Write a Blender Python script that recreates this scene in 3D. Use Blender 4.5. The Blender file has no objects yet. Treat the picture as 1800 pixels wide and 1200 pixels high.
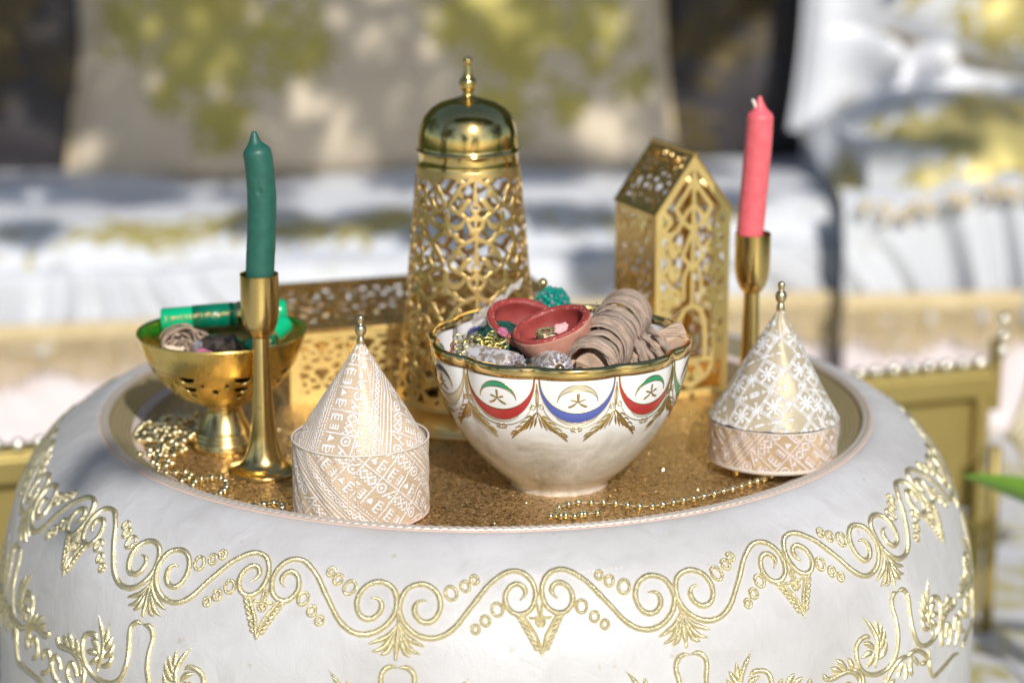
import bpy, math, random
import numpy as np
from mathutils import Vector, Matrix, noise
pi = math.pi; R = math.radians; sin = math.sin; cos = math.cos
random.seed(7); rng = np.random.default_rng(7)
sc = bpy.context.scene
col = sc.collection

# ------------------------------------------------------------------ camera
cd = bpy.data.cameras.new('camera'); cam = bpy.data.objects.new('camera', cd); col.objects.link(cam)
cam.location = (.0196, -1.774, .525); cam.rotation_euler = (R(90 - 14.9), 0, 0)
cd.sensor_width = 36; cd.lens = 85; cd.clip_start = .05; cd.clip_end = 200
cd.dof.use_dof = True; cd.dof.focus_distance = 1.60; cd.dof.aperture_fstop = 3.6
sc.camera = cam

# ------------------------------------------------------------------ sky and sun
SUN_EL, SUN_AZ = 36, 15            # azimuth: degrees to the right of straight behind the camera
SD = Vector((sin(R(SUN_AZ)) * cos(R(SUN_EL)), -cos(R(SUN_AZ)) * cos(R(SUN_EL)), sin(R(SUN_EL))))
world = bpy.data.worlds.new('World'); sc.world = world; world.use_nodes = True
nt = world.node_tree; bg = nt.nodes['Background']
sky = nt.nodes.new('ShaderNodeTexSky'); sky.sky_type = 'NISHITA'; sky.sun_disc = False
sky.sun_elevation = R(SUN_EL); sky.sun_rotation = R(180 - SUN_AZ)
nt.links.new(sky.outputs[0], bg.inputs[0]); bg.inputs[1].default_value = .105
sl = bpy.data.lights.new('sun', 'SUN'); so = bpy.data.objects.new('sun', sl); col.objects.link(so)
sl.energy = 3.7; sl.angle = R(.5); sl.color = (1, .955, .89)
so.rotation_euler = SD.to_track_quat('Z', 'Y').to_euler(); so.location = SD * 5
sc.view_settings.view_transform = 'Standard'; sc.view_settings.look = 'None'
sc.view_settings.exposure = .13; sc.view_settings.gamma = 1

# ------------------------------------------------------------------ materials
M = {}
class NT:
    def __init__(s, name):
        s.m = bpy.data.materials.new(name); s.m.use_nodes = True; s.t = s.m.node_tree
        s.b = s.t.nodes['Principled BSDF']; M[name] = s.m
    def n(s, kind, **kw):
        o = s.t.nodes.new('ShaderNode' + kind)
        for k, v in kw.items():
            if k[0] == '_': o.inputs[k[1:].replace('_', ' ')].default_value = v
            else: setattr(o, k, v)
        return o
    def l(s, a, b): s.t.links.new(a, b)
    def coord(s, which='Object'):
        return s.n('TexCoord').outputs[which]
    def noise(s, scale, detail=4, co=None, rough=.55, dist=0):
        o = s.n('TexNoise'); o.inputs['Scale'].default_value = scale; o.inputs['Detail'].default_value = detail
        o.inputs['Roughness'].default_value = rough; o.inputs['Distortion'].default_value = dist
        s.l(co or s.coord(), o.inputs['Vector']); return o.outputs['Fac']
    def ramp(s, fac, stops):
        o = s.n('ValToRGB'); e = o.color_ramp.elements
        while len(e) < len(stops): e.new(.5)
        for i, (p, c) in enumerate(stops): e[i].position = p; e[i].color = (*c, 1) if len(c) == 3 else c
        s.l(fac, o.inputs[0]); return o.outputs[0]
    def mix(s, fac, a, b):
        o = s.n('Mix', data_type='RGBA')
        if hasattr(fac, 'links'): s.l(fac, o.inputs[0])
        else: o.inputs[0].default_value = fac
        for v, i in ((a, 6), (b, 7)):
            if hasattr(v, 'links'): s.l(v, o.inputs[i])
            else: o.inputs[i].default_value = (*v, 1)
        return o.outputs[2]
    def math(s, op, a, b=0., clamp=False):
        o = s.n('Math', operation=op, use_clamp=clamp)
        for v, i in ((a, 0), (b, 1)):
            if hasattr(v, 'links'): s.l(v, o.inputs[i])
            else: o.inputs[i].default_value = v
        return o.outputs[0]
    def bump(s, h, strength=.3, dist=.001, nrm=None):
        o = s.n('Bump'); o.inputs['Strength'].default_value = strength; o.inputs['Distance'].default_value = dist
        s.l(h, o.inputs['Height'])
        if nrm: s.l(nrm, o.inputs['Normal'])
        s.l(o.outputs[0], s.b.inputs['Normal']); return o.outputs[0]
    def set(s, **kw):
        names = dict(c='Base Color', m='Metallic', r='Roughness', sp='Specular IOR Level', ss='Subsurface Weight', cc='Coat Weight', cr='Coat Roughness', sh='Sheen Weight', tr='Transmission Weight', an='Anisotropic', ior='IOR', al='Alpha')
        for k, v in kw.items():
            i = s.b.inputs[names[k]]
            if hasattr(v, 'links'): s.l(v, i)
            elif k == 'c': i.default_value = (*v, 1)
            else: i.default_value = v
        return s

def brass(name, c1, c2, r1=.16, r2=.34, spot=(.30, .20, .07)):
    k = NT(name); f = k.noise(60, 5); g = k.noise(14, 3)
    base = k.mix(k.ramp(g, [(.35, (0, 0, 0)), (.7, (1, 1, 1))]), c1, c2)
    tarn = k.ramp(k.noise(320, 3), [(.63, (0, 0, 0)), (.72, (.5, .5, .5))])
    rr = k.n('MapRange'); k.l(f, rr.inputs[0]); rr.inputs[1].default_value = .3; rr.inputs[2].default_value = .75
    rr.inputs[3].default_value = r1; rr.inputs[4].default_value = r2
    k.set(c=k.mix(tarn, base, spot), m=1., r=rr.outputs[0]); k.bump(k.noise(45, 3), .12, .0012); return k
brass('brass', (.80, .57, .22), (.72, .50, .18))
brass('satin_brass', (.76, .57, .25), (.68, .49, .19), .17, .30)
brass('polished_brass', (.74, .57, .24), (.66, .50, .18), .07, .17)
brass('sheet_brass', (.86, .63, .27), (.82, .57, .22), .28, .45)
brass('yellow_brass', (.90, .70, .27), (.86, .64, .22), .38, .56)
k = brass('panel_brass', (.90, .73, .32), (.86, .67, .26), .45, .62); k.b.inputs['Metallic'].default_value = .8
brass('bowl_brass', (.86, .65, .22), (.80, .58, .17), .2, .34)
brass('rim_gold', (.83, .62, .28), (.66, .47, .18), .06, .2)
brass('finial_metal', (.66, .56, .38), (.58, .47, .30), .25, .4)
k = NT('print_gold').set(c=(.60, .44, .19), m=1., r=.28); k.bump(k.noise(900, 2), .5, .0004)
k = NT('thread_gold')                                    # metallic embroidery thread
co = k.n('UVMap').outputs[0]
w = k.n('TexWave', wave_type='BANDS', bands_direction='X'); w.inputs['Scale'].default_value = 400; w.inputs['Distortion'].default_value = 1.5
k.l(co, w.inputs['Vector'])
n1 = k.noise(1500, 2); h = k.math('ADD', k.math('MULTIPLY', w.outputs['Fac'], .6), k.math('MULTIPLY', n1, .9))
k.set(c=k.mix(k.ramp(n1, [(.4, (0, 0, 0)), (.62, (1, 1, 1))]), (.60, .50, .25), (.90, .84, .62)), m=.8, r=.26); k.bump(h, .6, .0005)

k = NT('white_leather')
f = k.noise(5.5, 6, rough=.62); f2 = k.noise(38, 6, dist=.8); v = k.n('TexVoronoi', feature='DISTANCE_TO_EDGE'); v.inputs['Scale'].default_value = 620; k.l(k.coord(), v.inputs['Vector'])
cr = k.n('TexVoronoi', feature='DISTANCE_TO_EDGE'); cr.inputs['Scale'].default_value = 7
wp = k.n('VectorMath', operation='ADD'); k.l(k.coord(), wp.inputs[0])
nn = k.n('TexNoise'); nn.inputs['Scale'].default_value = 9; nn.inputs['Detail'].default_value = 5; k.l(k.coord(), nn.inputs['Vector'])
sc_ = k.n('VectorMath', operation='SCALE'); sc_.inputs['Scale'].default_value = .35; k.l(nn.outputs['Color'], sc_.inputs[0]); k.l(sc_.outputs[0], wp.inputs[1]); k.l(wp.outputs[0], cr.inputs['Vector'])
crk = k.math('MULTIPLY', k.ramp(cr.outputs['Distance'], [(.0, (1, 1, 1)), (.006, (0, 0, 0))]), k.ramp(k.noise(3, 2), [(.56, (0, 0, 0)), (.66, (1, 1, 1))]))
base = k.mix(k.ramp(f, [(.34, (0, 0, 0)), (.68, (1, 1, 1))]), (.47, .46, .46), (.63, .63, .65))
base = k.mix(k.ramp(f2, [(.52, (0, 0, 0)), (.78, (.5, .5, .5))]), base, (.41, .40, .40))
base = k.mix(k.ramp(k.noise(75, 2), [(.70, (0, 0, 0)), (.735, (.7, .7, .7))]), base, (.45, .39, .32))
base = k.mix(k.math('MULTIPLY', crk, .45), base, (.42, .36, .31))
k.set(c=base, r=.42, cc=.12, cr=.3); k.l(k.math('ADD', k.math('MULTIPLY', f2, .35), .28), k.b.inputs['Roughness'])
hh = k.math('ADD', k.math('MULTIPLY', f2, 1.6), k.math('ADD', k.math('MULTIPLY', v.outputs['Distance'], .25), k.math('MULTIPLY', crk, -.5)))
k.bump(k.math('ADD', hh, k.math('MULTIPLY', k.noise(8, 3), 3.)), .30, .0024)

k = NT('glitter_lining')                                 # crackled gold foil with sparkles
vo = k.n('TexVoronoi'); vo.inputs['Scale'].default_value = 700; k.l(k.coord(), vo.inputs['Vector'])
cr = k.ramp(k.noise(330, 6, dist=1.2), [(.43, (1, 1, 1)), (.50, (0, 0, 0))])
big = k.noise(11, 3)
c = k.mix(k.ramp(big, [(.35, (0, 0, 0)), (.7, (1, 1, 1))]), (.68, .45, .21), (.88, .65, .34))
c = k.mix(k.math('MULTIPLY', cr, .6), c, (.16, .085, .035))
k.set(c=c, m=.8, r=.25)
bn_ = k.bump(k.noise(240, 5), .7, .0016)
q1 = k.n('VectorMath', operation='SUBTRACT'); k.l(vo.outputs['Color'], q1.inputs[0]); q1.inputs[1].default_value = (.5, .5, .5)
q2 = k.n('VectorMath', operation='SCALE'); k.l(q1.outputs[0], q2.inputs[0]); sx_ = k.n('SeparateColor'); k.l(vo.outputs['Color'], sx_.inputs[0]); k.l(k.math('ADD', k.math('MULTIPLY', k.math('GREATER_THAN', sx_.outputs[1], .80), 3.4), .85), q2.inputs['Scale'])
q3 = k.n('VectorMath', operation='ADD'); k.l(q2.outputs[0], q3.inputs[0]); k.l(bn_, q3.inputs[1])
q4 = k.n('VectorMath', operation='NORMALIZE'); k.l(q3.outputs[0], q4.inputs[0]); k.l(q4.outputs[0], k.b.inputs['Normal'])

def cloth_brocade(name, gold, white, gm, gr):
    k = NT(name); a = k.n('Attribute', attribute_name='pat').outputs['Fac']; uv = k.n('UVMap').outputs[0]
    vo = k.n('TexVoronoi'); vo.inputs['Scale'].default_value = 1100; vo.inputs['Randomness'].default_value = .12; k.l(uv, vo.inputs['Vector'])
    d = k.ramp(vo.outputs['Distance'], [(.30, (0, 0, 0)), (.5, (1, 1, 1))])
    n = k.noise(700, 2); g2 = k.mix(k.math('MULTIPLY', d, .55), gold, tuple(min(1, x * 1.35 + .14) for x in gold))
    g2 = k.mix(k.ramp(k.noise(30, 2), [(.4, (0, 0, 0)), (.7, (.45, .45, .45))]), g2, tuple(x * .72 for x in gold))
    k.set(c=k.mix(a, g2, white), r=k.math('ADD', k.math('MULTIPLY', a, .3), gr), m=k.math('MULTIPLY', k.math('SUBTRACT', 1., a), gm), sh=.2)
    k.bump(k.math('ADD', k.math('MULTIPLY', a, 1.2), k.math('ADD', k.math('MULTIPLY', d, .5), k.math('MULTIPLY', n, .5))), .7, .0006); return k
cloth_brocade('beige_brocade', (.68, .50, .34), (.90, .89, .92), .3, .36)
cloth_brocade('gold_brocade', (.52, .44, .30), (.82, .83, .88), .45, .42)
cloth_brocade('pink_brocade', (.66, .47, .28), (.80, .72, .76), .6, .36)
k = NT('cream_braid').set(c=(.72, .64, .57), r=.6, m=.15); k.bump(k.noise(900, 3), .6, .0006)
k = NT('rope_silver').set(c=(.66, .59, .52), r=.42, m=.45); k.bump(k.noise(1400, 2), .6, .0005)
k = NT('piping_pink').set(c=(.66, .47, .38), r=.7); k.bump(k.noise(900, 3), .4, .0005)
k = NT('rim_ridges').set(c=(.68, .59, .37), r=.34, m=.7); k.bump(k.noise(700, 3), .5, .0007)
k = NT('lining_edge').set(c=(.62, .52, .48), r=.55); k.bump(k.noise(500, 4), .4, .001)

k = NT('porcelain').set(c=(.82, .815, .82), r=.12, cc=.6, cr=.04)
k = NT('pearl_porcelain')                               # pearly mottled glaze
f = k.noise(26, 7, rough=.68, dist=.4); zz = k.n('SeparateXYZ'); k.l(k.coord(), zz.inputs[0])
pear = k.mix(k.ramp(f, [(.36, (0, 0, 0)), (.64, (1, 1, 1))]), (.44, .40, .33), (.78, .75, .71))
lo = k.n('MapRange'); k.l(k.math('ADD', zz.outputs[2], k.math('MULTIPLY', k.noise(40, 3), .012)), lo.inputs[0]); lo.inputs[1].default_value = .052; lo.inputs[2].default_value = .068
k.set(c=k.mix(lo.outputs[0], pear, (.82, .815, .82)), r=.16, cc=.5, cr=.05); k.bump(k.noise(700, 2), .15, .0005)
def enamel(n, c, r=.25):
    k = NT(n); k.set(c=c, r=r, cc=.4, cr=.08); k.bump(k.noise(400, 2), .1, .0004)
enamel('enamel_red', (.43, .03, .03)); enamel('enamel_blue', (.09, .125, .43)); enamel('enamel_green', (.03, .27, .13)); enamel('enamel_cream', (.60, .54, .40))
enamel('enamel_navy', (.05, .05, .20))

def wax(n, c, c2):
    k = NT(n); k.set(c=k.mix(k.ramp(k.noise(120, 4), [(.4, (0, 0, 0)), (.75, (1, 1, 1))]), c, c2), r=.5, ss=.35, cc=.08, cr=.3)
    k.b.inputs['Subsurface Radius'].default_value = (.006, .003, .002) if c[0] > .3 else (.002, .004, .003); k.b.inputs['Subsurface Scale'].default_value = 1.
    sp = k.ramp(k.noise(420, 2), [(.72, (0, 0, 0)), (.78, (1, 1, 1))])
    k.bump(k.math('ADD', k.noise(90, 4), k.math('MULTIPLY', sp, .3)), .35, .0009)
wax('green_wax', (.016, .105, .080), (.022, .13, .095)); wax('pink_wax', (.74, .125, .155), (.78, .17, .20))
k = NT('wick').set(c=(.7, .66, .6), r=.9)
k = NT('clay')
f = k.noise(60, 6); k.set(c=k.mix(k.ramp(f, [(.4, (0, 0, 0)), (.7, (1, 1, 1))]), (.43, .20, .145), (.56, .31, .24)), r=.8)
wv = k.noise(25, 5, dist=2); k.bump(k.math('ADD', f, wv), .5, .0012)
k = NT('red_paint')
f = k.noise(300, 4); g = k.noise(900, 2)
k.set(c=k.mix(k.ramp(k.noise(40, 4), [(.4, (0, 0, 0)), (.7, (1, 1, 1))]), (.27, .034, .030), (.36, .065, .055)), r=.62); k.bump(k.noise(200, 4), .35, .0006)
k = NT('chipped_paint')
f = k.noise(520, 4); ch = k.ramp(f, [(.60, (0, 0, 0)), (.64, (1, 1, 1))])
k.set(c=k.mix(ch, (.32, .042, .038), (.58, .29, .23)), r=.5); k.bump(f, .7, .0006)

def fibre(n, c, c2, sx=30, sz=260):
    k = NT(n); mp = k.n('Mapping'); k.l(k.n('UVMap').outputs[0], mp.inputs[0]); mp.inputs['Scale'].default_value = (sx, sz, 1)
    f = k.n('TexNoise'); f.inputs['Scale'].default_value = 1; f.inputs['Detail'].default_value = 6; f.inputs['Roughness'].default_value = .7; k.l(mp.outputs[0], f.inputs['Vector'])
    k.set(c=k.mix(k.ramp(f.outputs['Fac'], [(.33, (0, 0, 0)), (.66, (1, 1, 1))]), c, c2), r=.8); k.bump(f.outputs['Fac'], .9, .0012)
fibre('bark', (.17, .11, .08), (.60, .465, .37), 90, 1100); fibre('pale_wood', (.50, .33, .22), (.72, .53, .39), 900, 40); fibre('twine', (.30, .20, .14), (.55, .42, .33), 200, 600)
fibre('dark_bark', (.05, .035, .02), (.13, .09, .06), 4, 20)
k = NT('herb'); k.set(c=k.mix(k.noise(500, 3), (.10, .09, .035), (.36, .34, .17)), r=.8); k = NT('petal').set(c=(.75, .42, .44), r=.6, ss=.2); k.b.inputs['Subsurface Radius'].default_value = (.002, .001, .001)
k = NT('cream_petal').set(c=(.72, .56, .42), r=.7); k = NT('purple_petal').set(c=(.42, .12, .22), r=.6)
k = NT('silver_lace'); f = k.noise(600, 4); k.set(c=k.mix(k.ramp(k.noise(220, 3), [(.42, (0, 0, 0)), (.55, (1, 1, 1))]), (.38, .30, .24), (.80, .78, .80)), r=.4, m=.35); k.bump(f, .8, .001)
k = NT('rhinestone').set(c=(.90, .86, .95), r=.05, m=.85); k.bump(k.noise(1600, 1), 1., .0012)
k = NT('brown_pearl').set(c=(.33, .22, .13), r=.16, m=.75, cc=.5); k = NT('gold_pearl').set(c=(.62, .50, .22), r=.16, m=.85)
k = NT('emerald_gem').set(c=(.0, .34, .26), r=.08, m=.35, cc=.8); k.bump(k.noise(900, 1), 1., .001)
k = NT('green_thread'); k.set(c=k.mix(k.noise(300, 3), (.004, .03, .022), (.01, .12, .09)), r=.6); k.bump(k.noise(800, 3), .8, .001)
k = NT('tinsel').set(c=(.80, .66, .22), m=1., r=.18)
k = NT('film').set(c=(.85, .80, .76), r=.1, m=.25); k.b.inputs['Alpha'].default_value = .55
k = NT('green_tube').set(c=(.0, .43, .19), r=.28, cc=.4); k.bump(k.noise(60, 2), .08, .001)
k = NT('dark_green_label').set(c=(.0, .16, .085), r=.3, cc=.3)
k = NT('black_stone'); k.set(c=k.mix(k.ramp(k.noise(160, 3), [(.4, (0, 0, 0)), (.6, (1, 1, 1))]), (.012, .012, .010), (.06, .045, .035)), r=.16, sp=.4)
k = NT('bead_metal').set(c=(.80, .70, .42), m=1., r=.12)
k = NT('bead_thread').set(c=(.85, .78, .6), r=.5)

# background cloths: white satin with gold flower work
def floral(name, white, gold, scale, lo, hi, mask=None, rough=.5):
    k = NT(name); co = k.coord(); a = k.noise(scale, 4, dist=1.6, co=co, rough=.6); b = k.noise(scale * .28, 2, co=co)
    t = k.math('ADD', k.math('MULTIPLY', a, .65), k.math('MULTIPLY', b, .6)); g = k.ramp(t, [(lo, (0, 0, 0)), (hi, (1, 1, 1))])
    if mask:
        at = k.n('Attribute', attribute_name='mask').outputs['Fac']
        g = k.ramp(k.math('ADD', k.math('MULTIPLY', a, .9), k.math('MULTIPLY', at, .40)), [(.67, (0, 0, 0)), (.74, (1, 1, 1))])
    k.set(c=k.mix(g, white, gold), r=rough, m=k.math('MULTIPLY', g, .45), sh=.15); k.bump(k.math('ADD', k.math('MULTIPLY', g, .7), k.noise(9, 4)), .5, .006); return k
floral('plain_satin', (.52, .54, .58), (.55, .52, .35), 24, .76, .80)
floral('seat_brocade', (.66, .68, .72), (.54, .46, .17), 30, .60, .635, mask=True)
k = NT('bright_satin'); k.set(c=(.80, .81, .85), r=.4, sh=.2); k.bump(k.noise(14, 4), .4, .006)
floral('cushion_brocade', (.66, .56, .42), (.46, .40, .11), 34, .6, .65, mask=True)
floral('rug_brocade', (.54, .55, .60), (.50, .46, .20), 20, .60, .65)
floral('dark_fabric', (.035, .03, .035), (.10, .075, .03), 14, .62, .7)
floral('bronze_fabric', (.20, .14, .07), (.34, .26, .10), 12, .58, .68)
k = NT('fringe_gold'); k.set(c=k.mix(k.noise(60, 4), (.52, .38, .18), (.82, .70, .46)), r=.55, m=.2); k.bump(k.noise(140, 3), .6, .004)
k = NT('pink_cloth'); k.set(c=k.mix(k.noise(16, 4), (.50, .42, .42), (.72, .66, .68)), r=.6); k.bump(k.noise(40, 3), .4, .004)
k = NT('gilt').set(c=(.37, .29, .10), r=.5, m=.6); k.bump(k.noise(30, 3), .3, .003)
k = NT('flake_gold'); k.set(c=(.95, .78, .42), m=1., r=.22)
k = NT('pale_gilt'); k.set(c=(.80, .72, .50), r=.4, m=.4)
k = NT('crystal_bead').set(c=(.95, .92, .80), r=.16, m=.9)
k = NT('grass_ground'); k.set(c=k.mix(k.noise(30, 5), (.035, .065, .012), (.10, .15, .035)), r=.9); k.bump(k.noise(90, 4), .8, .02)
k = NT('leaf'); k.set(c=k.mix(k.noise(3, 3), (.035, .075, .012), (.09, .14, .03)), r=.5); k.b.inputs['Transmission Weight'].default_value = 0
k = NT('fresh_leaf').set(c=(.16, .34, .03), r=.35, ss=.1)

# ------------------------------------------------------------------ object helpers
def kids(o): return [c for c in bpy.data.objects if c.parent == o]
def me(name, V, F, mat, smooth=True, uv=None, attrs=None):
    m = bpy.data.meshes.new(name)
    V = np.asarray(V, dtype=np.float32).reshape(-1, 3)
    if isinstance(F, np.ndarray):
        n, k = F.shape; m.vertices.add(len(V)); m.vertices.foreach_set('co', V.ravel())
        m.loops.add(n * k); m.loops.foreach_set('vertex_index', F.ravel().astype(np.int32))
        m.polygons.add(n); m.polygons.foreach_set('loop_start', np.arange(0, n * k, k, dtype=np.int32))
        m.update(calc_edges=True)
    else: m.from_pydata(V.tolist(), [], F)
    if smooth: m.polygons.foreach_set('use_smooth', [True] * len(m.polygons))
    if uv is not None:
        u = m.uv_layers.new(name='UVMap'); idx = np.empty(len(m.loops), dtype=np.int32); m.loops.foreach_get('vertex_index', idx)
        u.data.foreach_set('uv', np.asarray(uv, dtype=np.float32)[idx].ravel())
    for k_, a in (attrs or {}).items():
        at = m.attributes.new(k_, 'FLOAT', 'POINT'); at.data.foreach_set('value', np.asarray(a, dtype=np.float32).ravel())
    m.materials.append(M[mat]); m.validate(); return m
def ob(name, m, parent=None, loc=None, rot=None):
    o = bpy.data.objects.new(name, m); col.objects.link(o)
    if parent: o.parent = parent
    if loc is not None: o.location = loc
    if rot is not None: o.rotation_euler = rot
    return o
def tag(o, label, cat, group=None, kind=None):
    if label: o['label'] = label
    if cat: o['category'] = cat
    if group: o['group'] = group
    if kind: o['kind'] = kind
    return o
def thing(name, label, cat, loc=(0, 0, 0), rot=(0, 0, 0), group=None):
    return tag(ob(name, None, None, loc, rot), label, cat, group)
class MB:
    def __init__(s): s.V = []; s.F = []; s.U = []
    def add(s, V, F, U=None):
        b = len(s.V); s.V += [tuple(v) for v in V]; s.F += [tuple(i + b for i in f) for f in F]
        s.U += list(U) if U is not None else [(v[0], v[2]) for v in V]
        return s
    def mesh(s, name, mat, smooth=True): return me(name, s.V, s.F, mat, smooth, s.U)
def bevel(o, w=.001, seg=2, ang=35):
    b = o.modifiers.new('bevel', 'BEVEL'); b.width = w; b.segments = seg; b.limit_method = 'ANGLE'; b.angle_limit = R(ang); return o
def solid(o, t, off=-1):
    b = o.modifiers.new('thickness', 'SOLIDIFY'); b.thickness = t; b.offset = off; return o
def crom(P, n=8):
    P = np.array(P, float); Q = np.vstack([2 * P[0] - P[1], P, 2 * P[-1] - P[-2]]); o = []
    for i in range(1, len(Q) - 2):
        a, b, c, d = Q[i - 1:i + 3]
        for k in range(n):
            t = k / n; o.append(.5 * (2 * b + (c - a) * t + (2 * a - 5 * b + 4 * c - d) * t * t + (3 * b - a - 3 * c + d) * t ** 3))
    o.append(Q[-2]); return np.array(o)
def grid(nu, nv, closed=True):
    a = np.arange(nu if closed else nu - 1); b = np.arange(nv - 1); A, B = np.meshgrid(a, b, indexing='ij'); A = A.ravel(); B = B.ravel(); A2 = (A + 1) % nu
    return np.stack([A * nv + B, A2 * nv + B, A2 * nv + B + 1, A * nv + B + 1], 1)      # index = u*nv+v
def lathe(name, prof, mat, n=64, parent=None, loc=None, rot=None, smooth_n=0, cap=False, rfun=None):
    P = crom(prof, smooth_n) if smooth_n else np.array(prof, float)
    th = np.linspace(0, 2 * pi, n, endpoint=False); nv = len(P)
    rr = np.repeat(P[None, :, 0], n, 0)
    if rfun: rr = rfun(th[:, None], P[None, :, 1], rr)
    V = np.stack([rr * np.cos(th)[:, None], rr * np.sin(th)[:, None], np.repeat(P[None, :, 1], n, 0)], -1).reshape(-1, 3)
    s = np.concatenate([[0], np.cumsum(np.hypot(*np.diff(P, axis=0).T))])
    U = np.stack([np.repeat(th[:, None] * P[:, 0].max(), nv, 1), np.repeat(s[None], n, 0)], -1).reshape(-1, 2)
    F = grid(n, nv)
    if P[-1, 1] < P[0, 1]: F = F[:, ::-1]
    return ob(name, me(name, V, np.ascontiguousarray(F), mat, True, U), parent, loc, rot)
def autos(o, ang=40):
    o.data.polygons.foreach_set('use_smooth', [True] * len(o.data.polygons))
    m = o.data; m.set_sharp_from_angle(angle=R(ang)) if hasattr(m, 'set_sharp_from_angle') else None
    return o
def tube_data(P, r, n=8, closed=False, flat=1.0):
    P = np.array(P, float); N = len(P); r = np.broadcast_to(np.array(r, float), (N,))
    T = (np.roll(P, -1, 0) - np.roll(P, 1, 0)) if closed else np.gradient(P, axis=0)
    T /= np.linalg.norm(T, axis=1)[:, None] + 1e-12
    up = np.array([0, 0, 1.]) if abs(T[0][2]) < .9 else np.array([1., 0, 0]); a = np.cross(T[0], up); a /= np.linalg.norm(a)
    V = []; U = []; L = 0
    for i in range(N):
        a = a - T[i] * (a @ T[i]); a /= np.linalg.norm(a) + 1e-12; b = np.cross(T[i], a)
        if i: L += np.linalg.norm(P[i] - P[i - 1])
        for k in range(n):
            t = 2 * pi * k / n; V.append(P[i] + r[i] * (a * cos(t) + b * sin(t) * flat)); U.append((L, t * r.max()))
    F = []
    for i in range(N if closed else N - 1):
        j = (i + 1) % N
        for k in range(n): F.append((i * n + k, i * n + (k + 1) % n, j * n + (k + 1) % n, j * n + k))
    if not closed: F.append(tuple(range(n))[::-1]); F.append(tuple((N - 1) * n + k for k in range(n)))
    return V, F, U
def tube(name, P, r, mat, parent=None, n=8, closed=False, flat=1.):
    return ob(name, me(name, *tube_data(P, r, n, closed, flat)[:2], mat, True, tube_data(P, r, n, closed, flat)[2]), parent)
def sphere_mesh(name, r, mat, n=12, m=8, sz=1.):
    V = [(0, 0, r * sz)]; F = []
    for i in range(1, m):
        a = pi * i / m
        for k in range(n): V.append((r * sin(a) * cos(2 * pi * k / n), r * sin(a) * sin(2 * pi * k / n), r * cos(a) * sz))
    V.append((0, 0, -r * sz)); e = len(V) - 1
    for k in range(n):
        F.append((0, 1 + k, 1 + (k + 1) % n)); F.append((e, e - n + (k + 1) % n, e - n + k))
        for i in range(m - 2): a = 1 + i * n; F.append((a + k, a + n + k, a + n + (k + 1) % n, a + (k + 1) % n))
    return me(name, V, F, mat, True, [(v[0], v[1]) for v in V])
def box_data(c, s, rz=0):
    x, y, z = s[0] / 2, s[1] / 2, s[2] / 2; V = []
    for p in ((-x, -y, -z), (x, -y, -z), (x, y, -z), (-x, y, -z), (-x, -y, z), (x, -y, z), (x, y, z), (-x, y, z)):
        V.append((c[0] + p[0] * cos(rz) - p[1] * sin(rz), c[1] + p[0] * sin(rz) + p[1] * cos(rz), c[2] + p[2]))
    return V, [(0, 3, 2, 1), (4, 5, 6, 7), (0, 1, 5, 4), (1, 2, 6, 5), (2, 3, 7, 6), (3, 0, 4, 7)], [(v[0] + v[1], v[2]) for v in V]
def ribbon(fn, P, w, h, taper=None, cross=4, thick=.0002, dens=None, closed=False):
    """raised band along a 2-D line on a surface; fn(x, y, height) -> 3-D point; domed cross-section"""
    P = np.array(P, float)
    if len(P) > 2 and not closed: P = crom(P, dens or 4)
    elif closed: P = P
    elif len(P) == 2: P = P[0] + (P[1] - P[0]) * np.linspace(0, 1, 6)[:, None]
    N = len(P); T = (np.roll(P, -1, 0) - np.roll(P, 1, 0)) if closed else np.gradient(P, axis=0)
    T /= np.linalg.norm(T, axis=1)[:, None] + 1e-12; Nn = np.stack([-T[:, 1], T[:, 0]], 1)
    t = np.linspace(0, 1, N)
    if taper == 'leaf': W = w * np.sin(pi * np.clip(t * .93 + .05, 0, 1)) ** .75
    elif taper == 'tip': W = w * np.clip((1 - t) * 2.2, .05, 1) * np.clip(t * 6 + .5, 0, 1)
    elif taper == 'horn': W = w * np.clip(.25 + np.sin(pi * t) * .9, .1, 1) * np.clip((1 - t) * 4, .04, 1)
    elif taper == 'cres': W = w * np.sin(pi * np.clip(t, .0, 1)) ** .8 + .0001
    elif taper == 'ends': W = w * np.clip(np.minimum(t, 1 - t) * 14 + .3, 0, 1)
    else: W = np.full(N, w)
    if N > 12: W = W * (1 + .05 * np.sin(np.arange(N) * 1.9) + .04 * np.sin(np.arange(N) * .61 + N))
    V = []; U = []; L = 0
    for i in range(N):
        if i: L += np.hypot(*(P[i] - P[i - 1]))
        for j in range(cross + 1):
            q = -1 + 2 * j / cross; p = P[i] + Nn[i] * W[i] / 2 * q
            V.append(fn(p[0], p[1], thick + h * math.sqrt(max(0, 1 - q * q)) * min(1, W[i] / w * 1.3) - (thick * 1.5 if abs(q) == 1 else 0))); U.append((L, q * W[i] / 2))
    F = []; c = cross + 1
    for i in range(N if closed else N - 1):
        a = i * c; b = ((i + 1) % N) * c
        for j in range(cross): F.append((a + j, b + j, b + j + 1, a + j + 1))
    return V, F, U
def ribs(name, fn, items, mat, parent, **kw):
    mb = MB()
    for it in items: mb.add(*ribbon(fn, it[0], it[1], it[2], *(it[3:])))
    return ob(name, mb.mesh(name, mat), parent, **kw)
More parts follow.
